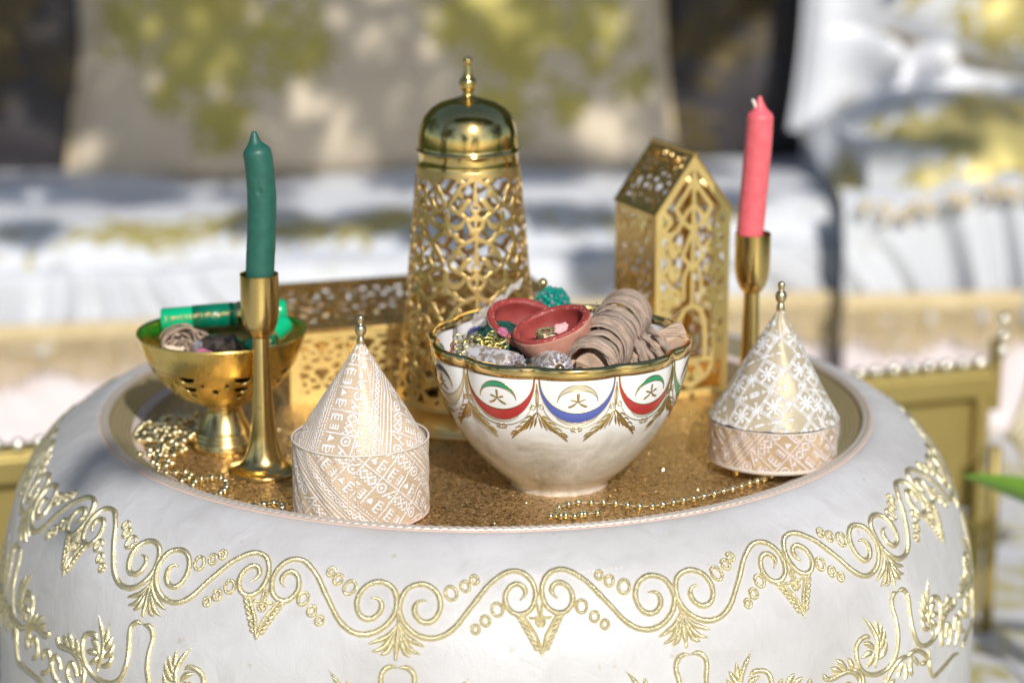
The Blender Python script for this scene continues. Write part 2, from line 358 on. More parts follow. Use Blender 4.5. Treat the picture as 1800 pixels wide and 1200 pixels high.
def perforated(name, fn, W, H, cell, sdf, mat, parent=None, wrap=False, thick=.0008):
    """sheet with real holes: marching squares over sdf(X, Y) > 0 = metal"""
    nx = max(2, int(round(W / cell))); ny = max(2, int(round(H / cell)))
    xs = np.linspace(0, W, nx + 1); ys = np.linspace(0, H, ny + 1); X, Y = np.meshgrid(xs, ys, indexing='ij')
    D = sdf(X, Y); D[np.abs(D) < 1e-7] = 1e-7
    if wrap: D[-1] = D[0]
    V = []; F = []; vid = {}
    def vert(key, x, y):
        if wrap:
            if key[0] == 'v' and key[1] == nx: key = ('v', 0, key[2])
            if key[0] == 'y' and key[1] == nx: key = ('y', 0, key[2])
        if key not in vid: vid[key] = len(V); V.append(fn(x, y))
        return vid[key]
    pos = D > 0
    for i in range(nx):
        for j in range(ny):
            c = (pos[i, j], pos[i + 1, j], pos[i + 1, j + 1], pos[i, j + 1])
            if not any(c): continue
            q = ((i, j), (i + 1, j), (i + 1, j + 1), (i, j + 1)); poly = []
            for a in range(4):
                p, r_ = q[a], q[(a + 1) % 4]
                if c[a]: poly.append(vert(('v',) + p, xs[p[0]], ys[p[1]]))
                if c[a] != c[(a + 1) % 4]:
                    d0, d1 = D[p], D[r_]; t = d0 / (d0 - d1); lo = min(p, r_)
                    poly.append(vert(('x' if p[1] == r_[1] else 'y', lo[0], lo[1]), xs[p[0]] + (xs[r_[0]] - xs[p[0]]) * t, ys[p[1]] + (ys[r_[1]] - ys[p[1]]) * t))
            if len(poly) > 2: F.append(tuple(poly))
    o = ob(name, me(name, V, F, mat, True, [(v[0], v[2]) for v in V]), parent)
    solid(o, thick, 0); return o
def strokes_sdf(lines):
    """lines: [(points, half width)] -> function giving half width minus distance"""
    seg = []
    for P, w in lines:
        P = np.array(P, float)
        for a, b in zip(P[:-1], P[1:]): seg.append((a, b, w))
    def f(X, Y):
        D = np.full(X.shape, -1.)
        for a, b, w in seg:
            d = b - a; L = d @ d + 1e-14; t = np.clip(((X - a[0]) * d[0] + (Y - a[1]) * d[1]) / L, 0, 1)
            D = np.maximum(D, w - np.hypot(X - a[0] - t * d[0], Y - a[1] - t * d[1]))
        return D
    return f
def spiral(cx, cy, r0, r1, a0, turns, n=22):
    return [(cx + (r0 + (r1 - r0) * i / n) * cos(a0 + 2 * pi * turns * i / n), cy + (r0 + (r1 - r0) * i / n) * sin(a0 + 2 * pi * turns * i / n)) for i in range(n + 1)]
def ringp(cx, cy, r, n=20, ry=None): return [(cx + r * cos(2 * pi * i / n), cy + (ry or r) * sin(2 * pi * i / n)) for i in range(n + 1)]

# ================================================================== THE POUF
PR = [(.2875,.0015),(.296,.0032),(.306,.0005),(.317,-.0055),(.3305,-.0155),(.3445,-.032),(.3570,-.056),(.3660,-.086),(.3710,-.121),(.3735,-.164),(.3735,-.219),(.370,-.289),(.359,-.36),(.344,-.40),(.33,-.415)]
pp = crom(PR, 12); ps = np.concatenate([[0], np.cumsum(np.hypot(*np.diff(pp, axis=0).T))])
pn = np.gradient(pp, axis=0); pn = np.stack([-pn[:, 1], pn[:, 0]], 1); pn /= np.linalg.norm(pn, axis=1)[:, None]
R0 = .36
def wob(th, s):                                          # soft unevenness of the stuffing
    return .0016 * sin(3 * th + 1) + .0012 * sin(7 * th + 2.2 + s * 14) * min(1, s * 12)
def pouf_fn(th0):
    def fn(x, s, h):
        th = th0 + x / R0; r = np.interp(s, ps, pp[:, 0]); z = np.interp(s, ps, pp[:, 1]); nr = np.interp(s, ps, pn[:, 0]); nz = np.interp(s, ps, pn[:, 1])
        r = r + nr * h; return (r * sin(th), -r * cos(th), z + nz * h)
    return fn
pouf = thing('leather_pouf', 'round white leather pouf with gold scroll embroidery, carrying the whole display', 'pouf', (0, 0, -.415))
PZ = (0, 0, .415)
def pc(name, m, rz=0): o = ob(name, m, pouf, PZ, (0, 0, rz)); return o
cover = lathe('leather_cover', [tuple(p) for p in pp], 'white_leather', 240, pouf, PZ)
lathe('glitter_lining', [(.0005, -.009), (.08, -.009), (.16, -.009), (.24, -.009), (.2625, -.0089)], 'glitter_lining', 96, pouf, PZ)['label'] = 'crackled gold glitter lining of the recessed top'
rf = np.random.default_rng(5); nf = 9000; rr_ = .262 * np.sqrt(rf.random(nf)); aa_ = rf.random(nf) * 2 * pi; cf = np.stack([rr_ * np.cos(aa_), rr_ * np.sin(aa_), np.full(nf, -.0086)], 1)
tl = rf.uniform(.05, 1.25, nf); az = rf.random(nf) * 2 * pi; e1 = np.stack([-np.sin(az), np.cos(az), 0 * az], 1); e2 = np.stack([np.cos(az) * np.cos(tl), np.sin(az) * np.cos(tl), np.sin(tl)], 1); hf = rf.uniform(.00022, .00052, (nf, 1))
fl_ = pc('glitter_flakes', me('glitter_flakes', np.stack([cf - e1 * hf, cf - e2 * hf, cf + e1 * hf, cf + e2 * hf], 1).reshape(-1, 3), np.arange(4 * nf).reshape(nf, 4), 'flake_gold', False)); fl_['kind'] = 'stuff'
lathe('lining_edge', [(.2620, -.0088), (.2635, -.0078), (.2660, -.0066), (.2685, -.0060)], 'lining_edge', 160, pouf, PZ)
rp = [(.2675, -.0070)]
for i in range(5):
    a = .2680 + i * .0034; z = -.0068 + i * .00160; rp += [(a + .0003, z + .0004), (a + .001, z + .0016), (a + .0021, z + .0019), (a + .0031, z + .0012)]
rp += [(.2855, .0010), (.2870, .0018)]
lathe('gold_rim', rp, 'rim_ridges', 200, pouf, PZ, smooth_n=3)['label'] = 'stepped olive gold rim inside the braid'
def rope(name, r, z, rad, strands, twist, mat, n=1500, m=10):
    th = np.linspace(0, 2 * pi, n, endpoint=False)[:, None]; a = np.linspace(0, 2 * pi, m, endpoint=False)[None]
    rr = rad * (.62 + .42 * np.abs(np.cos((strands * a + twist * th) / 2))); x = r + rr * np.cos(a)
    V = np.stack([x * np.cos(th), x * np.sin(th), z + rr * np.sin(a) + 0 * th], -1).reshape(-1, 3)
    A, B = np.meshgrid(np.arange(n), np.arange(m), indexing='ij'); A = A.ravel(); B = B.ravel()
    F = np.stack([A * m + B, ((A + 1) % n) * m + B, ((A + 1) % n) * m + (B + 1) % m, A * m + (B + 1) % m], 1)
    return pc(name, me(name, V, F, mat, True, np.stack([np.repeat(th * .29, m, 1), np.repeat(a * .002, n, 0)], -1).reshape(-1, 2)))
rope('braid_cord', .2864, .0030, .0021, 2, 300, 'rope_silver'); rope('braid_cord', .2896, .0034, .0019, 2, -310, 'rope_silver')
rope('piping', .2918, .0026, .0010, 1, 60, 'piping_pink', 300, 8)['label'] = 'thin pink piping outside the braid'
# embroidery, measured per half repeat and mirrored; 12 repeats
EMB = [('M',0.0029,[(0.0368,0.0626),(0.0289,0.06),(0.0256,0.0567),(0.031,0.0531),(0.0426,0.0515),(0.0557,0.0536),(0.0642,0.0582),(0.0651,0.0638),(0.0578,0.0686),(0.045,0.0715),(0.0296,0.0712),(0.0162,0.0681),(0.0082,0.0627),(0.0062,0.0563),(0.0119,0.0499),(0.0258,0.0444),(0.0453,0.0423),(0.0636,0.0435),(0.0807,0.0472),(0.1003,0.0531),(0.1185,0.0611),(0.1398,0.0705),(0.158,0.0787),(0.1774,0.0842),(0.1981,0.0868),(0.2202,0.0865),(0.2404,0.0834),(0.2565,0.0783),(0.2662,0.0722),(0.2681,0.0668),(0.2651,0.0607),(0.2557,0.0555),(0.2384,0.0526),(0.2207,0.0525),(0.2025,0.0559),(0.1923,0.0613),(0.1899,0.0677),(0.1969,0.074),(0.2102,0.0769),(0.2255,0.0763),(0.2376,0.0719),(0.2389,0.067),(0.2304,0.0637),(0.2169,0.0633)]),('M',0.002,[(0.0913,0.0687),(0.0899,0.0703),(0.0873,0.0716),(0.0837,0.0724),(0.0797,0.0726),(0.0759,0.0722),(0.0729,0.0713),(0.0711,0.0699),(0.0708,0.0682),(0.0721,0.0667),(0.0748,0.0653),(0.0785,0.0645),(0.0826,0.0643),(0.0864,0.0647),(0.0894,0.0657),(0.0911,0.0671),(0.0913,0.0687)]),('M',0.002,[(0.1115,0.0758),(0.1105,0.077),(0.1084,0.0779),(0.1056,0.0786),(0.1025,0.0787),(0.0996,0.0784),(0.0973,0.0776),(0.0959,0.0766),(0.0957,0.0753),(0.0967,0.0741),(0.0988,0.0731),(0.1016,0.0725),(0.1047,0.0723),(0.1077,0.0727),(0.11,0.0734),(0.1113,0.0745),(0.1115,0.0758)]),('M',0.002,[(0.1288,0.0811),(0.1279,0.0821),(0.1261,0.083),(0.1237,0.0835),(0.1211,0.0836),(0.1186,0.0833),(0.1166,0.0827),(0.1154,0.0818),(0.1152,0.0807),(0.1161,0.0797),(0.1179,0.0788),(0.1203,0.0783),(0.123,0.0782),(0.1255,0.0785),(0.1275,0.0791),(0.1286,0.08),(0.1288,0.0811)]),('M',0.002,[(0.1819,0.0583),(0.1799,0.06),(0.1766,0.0614),(0.1724,0.0622),(0.1679,0.0624),(0.1638,0.0619),(0.1608,0.0608),(0.1592,0.0593),(0.1594,0.0575),(0.1614,0.0558),(0.1648,0.0543),(0.1691,0.0534),(0.1737,0.0532),(0.1778,0.0538),(0.1808,0.0549),(0.1822,0.0565),(0.1819,0.0583)]),('M',0.002,[(0.1517,0.0533),(0.1503,0.0546),(0.1478,0.0556),(0.1447,0.0563),(0.1414,0.0565),(0.1384,0.0561),(0.1361,0.0553),(0.135,0.0541),(0.1351,0.0528),(0.1365,0.0515),(0.139,0.0504),(0.1422,0.0497),(0.1456,0.0495),(0.1486,0.0499),(0.1508,0.0508),(0.1519,0.0519),(0.1517,0.0533)]),('M',0.002,[(0.1322,0.0487),(0.131,0.0498),(0.129,0.0506),(0.1264,0.0512),(0.1236,0.0513),(0.1212,0.051),(0.1193,0.0504),(0.1183,0.0494),(0.1184,0.0483),(0.1196,0.0472),(0.1216,0.0462),(0.1243,0.0457),(0.1271,0.0455),(0.1296,0.0458),(0.1314,0.0465),(0.1323,0.0475),(0.1322,0.0487)]),('P',0.0016,[(0.0321,0.0723),(0.0242,0.0764),(0.0149,0.0817),(0.0072,0.0869),(0.0002,0.0987)]),('P',0.0014,[(0.0044,0.0639),(0.0014,0.0803)]),('P',0.0014,[(0.0025,0.0734),(0.0124,0.0746),(0.022,0.0737)]),('P',0.0012,[(0.0037,0.0744),(0.0084,0.0774),(0.0016,0.0809)]),('L',0.0024,[(0.03,0.0753),(0.0479,0.0711)]),('L',0.0024,[(0.0255,0.0786),(0.0423,0.0746)]),('L',0.0024,[(0.0211,0.0818),(0.0369,0.0781)]),('L',0.0024,[(0.0167,0.085),(0.0315,0.0816)]),('L',0.0024,[(0.0124,0.0882),(0.0262,0.085)]),('L',0.0024,[(0.0082,0.0914),(0.021,0.0885)]),('L',0.0024,[(0.0041,0.0946),(0.0159,0.092)]),('FL',0.0034,[(-0.0018,0.078),(0.0152,0.0862),(0.0323,0.0898),(0.052,0.0928)]),('FL',0.0034,[(-0.001,0.0787),(0.0135,0.0892),(0.0259,0.0947),(0.0444,0.0975)]),('FL',0.0034,[(-0.0003,0.08),(0.0089,0.0908),(0.0166,0.0967),(0.0284,0.0991)]),('FL',0.003,[(0.0008,0.0782),(-0.0004,0.0855),(-0.0008,0.0952),(0.0018,0.1021)]),('F',0.002,[(0.0029,0.0683),(0.0009,0.0757),(-0.0012,0.0854)]),('F',0.003,[(-0.0014,0.1061),(-0.013,0.1058),(-0.0225,0.1073),(-0.0289,0.1107),(-0.0297,0.1153),(-0.0267,0.121),(-0.0252,0.1272),(-0.0261,0.1332),(-0.0306,0.1394),(-0.0384,0.1453),(-0.0517,0.1498),(-0.0724,0.1526),(-0.0977,0.1531),(-0.1213,0.1512),(-0.1406,0.1474),(-0.1528,0.1419),(-0.1573,0.1358),(-0.1558,0.1301),(-0.1479,0.1263),(-0.1339,0.1247),(-0.1208,0.1249),(-0.1133,0.127)]),('FL',0.0034,[(-0.1055,0.1485),(-0.1056,0.1452),(-0.1003,0.1411),(-0.0949,0.1357),(-0.0937,0.1298),(-0.0989,0.124),(-0.1092,0.1177),(-0.1195,0.113),(-0.1263,0.1107)]),('FL',0.0042,[(-0.0883,0.1274),(-0.0893,0.1237),(-0.0887,0.1163)]),('FL',0.0042,[(-0.09,0.1319),(-0.0817,0.1271),(-0.0724,0.1207)]),('FL',0.0042,[(-0.091,0.1371),(-0.0761,0.133),(-0.0657,0.1256)]),('FL',0.0042,[(-0.0963,0.1432),(-0.0758,0.1404),(-0.0649,0.1329)]),('FL',0.0042,[(-0.1062,0.1355),(-0.1157,0.1309),(-0.1347,0.1281)]),('FL',0.0042,[(-0.1099,0.1368),(-0.1247,0.1365),(-0.1446,0.1376)]),('FL',0.0042,[(-0.1085,0.1377),(-0.1167,0.142),(-0.1318,0.1452)]),('F',0.0032,[(-0.1542,0.1565),(-0.1546,0.1513),(-0.1627,0.1465),(-0.1781,0.1433),(-0.1939,0.1426),(-0.2123,0.1432),(-0.2296,0.1436),(-0.2397,0.1424),(-0.2465,0.139)]),('FL',0.0044,[(-0.1989,0.1418),(-0.211,0.1393),(-0.2275,0.136)]),('FL',0.0044,[(-0.1869,0.1417),(-0.1969,0.1365),(-0.2101,0.1321)]),('FL',0.0044,[(-0.1709,0.142),(-0.1735,0.1381),(-0.1829,0.1336)]),('F',0.003,[(-0.0801,0.1647),(-0.071,0.1595),(-0.0534,0.1549),(-0.0281,0.1511),(0.0009,0.1516)]),('FL',0.0038,[(-0.0165,0.1539),(-0.0303,0.1584),(-0.0375,0.1632)]),('FL',0.0038,[(-0.0121,0.1548),(-0.0081,0.1624),(-0.0141,0.1679)]),('FL',0.0038,[(-0.0469,0.1627),(-0.0623,0.1642),(-0.076,0.1647)]),('F',0.0022,[(0.0815,0.1568),(0.0814,0.1638),(0.0842,0.1705),(0.0992,0.1786),(0.1241,0.1789),(0.169,0.1781),(0.208,0.1778),(0.2472,0.1806)]),('F',0.0026,[(-0.1676,0.1592),(-0.1727,0.1543),(-0.186,0.1508),(-0.1964,0.153),(-0.2007,0.1576),(-0.1959,0.1631),(-0.1779,0.1661)]),('F',0.0026,[(-0.226,0.1612),(-0.2298,0.1555),(-0.2476,0.1528),(-0.2595,0.1577),(-0.2562,0.1642),(-0.2403,0.1691),(-0.2211,0.1713)]),('F',0.003,[(-0.1761,0.1426),(-0.1553,0.145),(-0.1455,0.1506),(-0.1453,0.1573),(-0.1499,0.1631)])]
half = pi / 12
P0, F0 = R(6.2), R(21.4)
def mir(p, s): return [(s * x * R0, y) for x, y in p]
def rep(name, items, th0, mat='thread_gold', n=12, label=None):
    mb = MB(); fn = pouf_fn(th0)
    for it in items: mb.add(*ribbon(fn, *it[:3], *it[3:]))
    m = mb.mesh(name, mat)
    for k in range(n):
        o = pc(name, m, -k * pi / 6)
        if label: o['label'] = label
HT = .0019
mains = [(e[0], e[1], [(x * .965, y) for x, y in e[2]]) for e in EMB if e[0] == 'M']
for s in (1, -1): rep('scroll_embroidery', [(mir(mains[0][2], s), mains[0][1] * 1.5, HT, 'ends', 5)], P0)
for e in mains[1:]:
    for s in (1, -1): rep('ring_embroidery', [(mir(e[2], s)[:-1], e[1] * 1.4, HT * .85, None, 4, .0002, None, True)], P0)
rep('pendant_embroidery', [(mir(p, s), w * 1.7, HT * .9, 'ends' if kd == 'P' else 'leaf', 4) for kd, w, p in EMB if kd in 'PL' for s in (1, -1)], P0)
fan = [e for e in EMB if e[0] == 'FL'][:4]
rep('fan_embroidery', [(mir(p, s), w * 1.3, HT, 'leaf', 5) for kd, w, p in fan for s in (1, -1)] + [(mir(p, s), w, HT, 'ends', 4) for kd, w, p in [e for e in EMB if e[0] == 'F'][:1] for s in (1, -1)], F0)
fl = EMB[EMB.index(fan[-1]) + 2:]
stems = [e for e in fl if e[0] == 'F']; leaves = [e for e in fl if e[0] == 'FL']
LW = R(.3)
for kd, w, p in stems:
    for s in (1, -1): rep('vine_embroidery', [(mir([(min(x, 9), y) for x, y in p], s), w * 1.3, HT, 'ends', 5)], F0 + LW)
for s in (1, -1): rep('leaf_embroidery', [(mir(p, s), w * 1.2, HT * .9, 'leaf' if i else 'horn', 4) for i, (kd, w, p) in enumerate(leaves)], F0 + LW)
mb = MB(); random.seed(3)                                # loose stitching line below the braid
for k in range(26):
    a = R(2 + k * .55); P = [((a + i * .0022) * R0, .047 - .0001 * k) for i in range(3)]; mb.add(*ribbon(pouf_fn(0), P, .0005, .0003, None, 2))
pc('stitching', mb.mesh('stitching', 'rope_silver'))

# ================================================================== PORCELAIN BOWL
bowl = thing('porcelain_bowl', 'white lobed porcelain bowl with gold rim and crescent swags, in the middle of the tray', 'bowl', (.052, -.177, 0))
NL = 10; C0 = R(-11)                                       # cusp angles C0 + 40 k (0 = front, + to the right)
bp = crom([(.0343, 0), (.0350, .003), (.0395, .0075), (.0480, .0150), (.0562, .0235), (.0645, .0335), (.0715, .0440), (.0765, .0530), (.0802, .0610), (.0842, .0720), (.0873, .0840), (.0890, .0945), (.0898, .1040)], 8)
bs = np.concatenate([[0], np.cumsum(np.hypot(*np.diff(bp, axis=0).T))]); bT = bs[-1]; bs = bT - bs   # t from the rim down
o_ = np.argsort(bs); bs_, br_, bz_ = bs[o_], bp[o_, 0], bp[o_, 1]
bg_ = np.gradient(bp, axis=0); bn = np.stack([bg_[:, 1], -bg_[:, 0]], 1); bn /= np.linalg.norm(bn, axis=1)[:, None]; bn = bn[o_]
def lobe(phi, z):
    u = ((phi - C0) / (2 * pi / NL)) % 1.; a = np.abs(np.cos(pi * u)); k = np.clip((np.asarray(z) - .006) / .095, 0, 1) ** 1.9
    return 1 - k * (.027 * a ** 9 + .014 * a ** 2)
def bowl_pt(phi, t, h, inner=False):
    r = np.interp(t, bs_, br_); z = np.interp(t, bs_, bz_); nr = np.interp(t, bs_, bn[:, 0]); nz = np.interp(t, bs_, bn[:, 1])
    off = -.0032 - h if inner else h
    rr = r * float(lobe(phi, z)) + nr * off
    return (rr * sin(phi), -rr * cos(phi), z + nz * off + .0003 * 0)
def bowl_wall(name, inner, mat, t0, t1, nt, lift=0.):
    n = 360; V = []; ts = np.linspace(t1, t0, nt)
    for i in range(n):
        ph = 2 * pi * i / n
        for t in ts: V.append(bowl_pt(ph, t, lift, inner))
    F = grid(n, nt)
    # phi runs clockwise seen from above at front -> flip for outside
    if not inner: pass
    else: F = F[:, ::-1]
    return ob(name, me(name, V, np.ascontiguousarray(F), mat, True, [(v[0], v[2]) for v in V]), bowl)
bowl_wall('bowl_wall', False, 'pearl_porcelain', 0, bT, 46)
bowl_wall('bowl_lining', True, 'porcelain', 0, bT - .004, 40)
lathe('bowl_base', [(.0003, .0045), (.030, .0045), (.0318, .001), (.0330, -.0002), (.0343, .0001)], 'pearl_porcelain', 64, bowl)
# gold rim: outer band, lip and narrow inner band, in facets
def rimband():
    n = 360; V = []; prof = [(.0068, .00025, 0), (.0067, .0006, 0), (.003, .00065, 0), (-.0004, .0006, 0)]
    for i in range(n):
        ph = 2 * pi * i / n; ring = [bowl_pt(ph, max(t, 0), h) for t, h, _ in prof]
        a = bowl_pt(ph, 0, .0006); b = bowl_pt(ph, 0, .0006, True)
        for q in (.15, .5, .85): ring.append(tuple(np.array(a) + (np.array(b) - np.array(a)) * q + np.array((0, 0, .0012 * sin(pi * q)))))
        ring += [bowl_pt(ph, t, .0006, True) for t in (.0, .003, .0048)] + [bowl_pt(ph, .0048, .0002, True)]; V += ring
    m = len(V) // n; F = grid(n, m)
    o = ob('rim_band', me('rim_band', V, F, 'rim_gold', True, [(v[0], v[2]) for v in V]), bowl); return o
rimband()['label'] = 'bright gold rim band'
PW = 2 * pi / NL
def panel_fn(k, inner):
    c = C0 + PW * (k + .5)
    def fn(x, t, h): return bowl_pt(c + x * PW, t, h, inner)           # x in [-.5, .5]
    return fn
class S2:                                                             # ribbons drawn in (mm-ish) panel units
    pass
def pr_(fn, K=.058):
    return lambda x, y, h: fn(x / K, y, h)                             # x metres across the panel (panel width K)
K = .0556
swcol = {0: 'enamel_blue', 1: 'enamel_red', 2: 'enamel_green', 3: 'enamel_red', 4: 'enamel_blue', 5: 'enamel_red', 6: 'enamel_cream', 7: 'enamel_red', 8: 'enamel_cream', 9: 'enamel_red'}
crcol = {0: 'enamel_cream', 1: 'enamel_green', 2: 'enamel_red', 3: 'enamel_blue', 4: 'enamel_cream', 5: 'enamel_green', 6: 'enamel_blue', 7: 'enamel_green', 8: 'enamel_navy', 9: 'enamel_green'}
def swag_line(depth, top, n=14, hw=.5):
    return [(K * hw * sin(a), top + depth * (cos(a))) for a in np.linspace(-pi / 2, pi / 2, n)]
def crescent_pts(lo):                                                  # upper or lower arc
    n = 16; o = []
    for i in range(n + 1):
        a = pi * i / n; o.append((-.0142 * cos(a), .0222 - (.0124 if not lo else .0086) * sin(a)))
    return o
def strip(name, fn, A, B, mat, h):
    """flat enamel patch between two lines with the same number of points"""
    V = []; F = []; A = crom(A, 3); B = crom(B, 3); m = 5
    for p, q in zip(A, B):
        for j in range(m): t = j / (m - 1); V.append(fn(p[0] + (q[0] - p[0]) * t, p[1] + (q[1] - p[1]) * t, h if 0 < j < m - 1 else h * .3))
    for i in range(len(A) - 1):
        for j in range(m - 1): F.append((i * m + j, (i + 1) * m + j, (i + 1) * m + j + 1, i * m + j + 1))
    return ob(name, me(name, V, F, mat, True, [(v[0], v[2]) for v in V]), bowl)
for k in range(NL):
    for inner in ((False, True) if k in (2, 3, 4, 5, 6, 7) else (False,)):
        f0 = pr_(panel_fn(k, inner)); T = .0070 if not inner else .0056
        ci = {3: 2, 4: 3}.get(k, k)
        a = swag_line(.0232, T, hw=.482); b = swag_line(.0318, T - .0004, hw=.500)
        strip('swag', f0, a, b, swcol[k], .00018)['label'] = {'enamel_blue': 'blue', 'enamel_red': 'red', 'enamel_green': 'green', 'enamel_cream': 'cream'}[swcol[k]] + ' enamel swag band'
        g = [(a, .0007, .0003, None, 2), (b, .0007, .0003, None, 2)]
        g.append((swag_line(.0195, T + .0160, hw=.45), .0006, .0003, 'ends', 2)); g.append((swag_line(.0170, T + .0160, hw=.36)[3:11], .0005, .0002, None, 2))
        zc = T + .0362
        for s in (1, -1):
            g.append((spiral(s * .0022, zc, .0022, .0006, pi / 2 if s > 0 else pi / 2, -s * 1.2, 14), .0005, .0003, None, 2))
        g.append(([(-.0045, zc + .0008), (0, zc + .0022), (.0045, zc + .0008)], .0005, .0003, None, 2))
        ribs('gilt_outline', f0, g, 'print_gold', bowl)
        u, l = crescent_pts(False), crescent_pts(True)
        sh = 0 if not inner else 0
        strip('crescent', f0, u, l, crcol[k], .00018)
        e = [(u, .0007, .0003, None, 2), (l, .0007, .0003, None, 2)]
        ribs('crescent_outline', f0, e, 'print_gold', bowl)
        cy = .0219; em = []
        for ang, L, w in ((-90, .0058, .0017), (-18, .0050, .0011), (-162, .0050, .0011), (40, .0078, .0014), (140, .0078, .0014)):
            dx, dy = cos(R(ang)), sin(R(ang)); bend = .0012 * (1 if ang > 0 else -.4)
            w *= 1.45; em.append(([(0, cy), (dx * L * .5 + (0), cy + dy * L * .5), (dx * L, cy + dy * L - bend * (ang > 0)), (dx * L * 1.12, cy + dy * L - bend * 1.4 * (ang > 0))], w, .0004, 'leaf', 2))
        ribs('palm_emblem', f0, em, 'print_gold', bowl)
    # palm spray hanging from each cusp, printed outside
    cph = C0 + PW * k
    fc = lambda x, y, h, c=cph: bowl_pt(c + x / K * PW, y, h, False)
    sp = [([(0, .010), (0, .020), (0, .034)], .0012, .0004, None, 2)]; D = .0058
    for s in (1, -1):
        sp.append((spiral(s * .0028, .0268, .0023, .0006, pi, s * 1.2, 14), .0008, .0003, None, 2))
        sp.append(([(s * .0002, .012), (s * .0012, .019), (s * .0006, .026)], .0007, .0003, None, 2))
        sp.append(([(0, .0245 + D), (s * .004, .029 + D), (s * .0105, .0365 + D), (s * .0185, .0445 + D), (s * .0220, .0480 + D)], .0026, .0006, 'leaf', 3))
        for q, (x, y, L) in enumerate(((.0008, .028, 9), (.0022, .0275, 12), (.0038, .0285, 12), (.0056, .0305, 12.5), (.0078, .0328, 12.5), (.0104, .0358, 12), (.0130, .0385, 10.5))):
            an = R(12 + 6.2 * q); L = L * .00105; y += D
            sp.append(([(s * x, y), (s * (x + L * .5 * sin(an)), y + L * .52 * cos(an)), (s * (x + L * sin(an * 1.15)), y + L * cos(an * 1.15))], .0019, .0005, 'leaf', 2))
        for q in range(4):
            x, y = .003 + q * .0042, .0275 + q * .0043 + D; sp.append(([(s * x, y), (s * (x + .003), y + .0006), (s * (x + .0062), y + .0030)], .0016, .0004, 'leaf', 2))
    ribs('palm_spray', fc, sp, 'print_gold', bowl)

# ================================================================== BROCADE CONE BOXES
class Cv:                                                 # small drawing board for woven patterns, pixels per metre = 1/px
    def __init__(s, n, size): s.n = n; s.k = n / size; s.a = np.zeros((n, n)); g = (np.arange(n) + .5) / s.k; s.X, s.Y = np.meshgrid(g, g, indexing='ij'); s.size = size
    def put(s, m): s.a = np.maximum(s.a, m)
    def seg(s, x0, y0, x1, y1, w):
        dx, dy = x1 - x0, y1 - y0; L = dx * dx + dy * dy + 1e-12; t = np.clip(((s.X - x0) * dx + (s.Y - y0) * dy) / L, 0, 1)
        s.put(np.clip((w / 2 - np.hypot(s.X - x0 - t * dx, s.Y - y0 - t * dy)) * s.k + .5, 0, 1))
    def ring(s, x, y, r, w): s.put(np.clip((w / 2 - np.abs(np.hypot(s.X - x, s.Y - y) - r)) * s.k + .5, 0, 1))
    def disk(s, x, y, r): s.put(np.clip((r - np.hypot(s.X - x, s.Y - y)) * s.k + .5, 0, 1))
    def rect(s, x0, y0, x1, y1): s.put(((s.X > x0) & (s.X < x1) & (s.Y > y0) & (s.Y < y1)).astype(float))
    def tri(s, x, y, r, d):
        m = (np.abs(s.X - x) < (r - (s.Y - y) * d) * .6) & ((s.Y - y) * d > -r * .6) & ((s.Y - y) * d < r); s.put(m.astype(float))
    def at(s, x, y):
        i = ((x % s.size) * s.k).astype(int) % s.n; j = ((y % s.size) * s.k).astype(int) % s.n; return s.a[i, j]
mm = .001
def comb(c, x, y, s=1., fx=1, fy=1):
    q = mm * s; c.rect(min(x, x + fx * 1.1 * q), y - 3.4 * q, max(x, x + fx * 1.1 * q), y + 3.4 * q)
    for d in (-3.4, -1.35, .7, 2.7): c.rect(min(x, x + fx * 3.5 * q), y + d * q, max(x, x + fx * 3.5 * q), y + d * q + .8 * q)
def flower(c, x, y, s=1.):
    q = mm * s
    for dx in (-1, 1):
        for dy in (-1, 1): c.disk(x + dx * 1.5 * q, y + dy * 1.5 * q, .95 * q); c.rect(x + dx * 3 * q - .5 * q, y + dy * 3 * q - .5 * q, x + dx * 3 * q + .5 * q, y + dy * 3 * q + .5 * q)
    for dx, dy in ((2.7, 0), (-2.7, 0), (0, 2.7), (0, -2.7)): c.disk(x + dx * q, y + dy * q, .8 * q)
def star(c, x, y, s=1.):
    q = mm * s; c.disk(x, y, 1.2 * q)
    for a in range(8):
        t = a * pi / 4; c.seg(x + 1.8 * q * cos(t), y + 1.8 * q * sin(t), x + 4.2 * q * cos(t + .12), y + 4.2 * q * sin(t + .12), 1.3 * q); c.disk(x + 4.2 * q * cos(t), y + 4.2 * q * sin(t), .8 * q)
c1 = Cv(700, .056); c1.mag = 1.12
for y, w in ((1, .9), (3.6, .7), (5.6, .6), (11.2, .6)): c1.seg(0, y * mm, .056, y * mm, w * mm)
for i in range(17): c1.ring((1.65 + 3.3 * i) * mm, 8.4 * mm, 1.15 * mm, .8 * mm)
for i in range(28): c1.rect((i * 2) * mm, 12.6 * mm, (i * 2 + 1.2) * mm, 13.5 * mm)
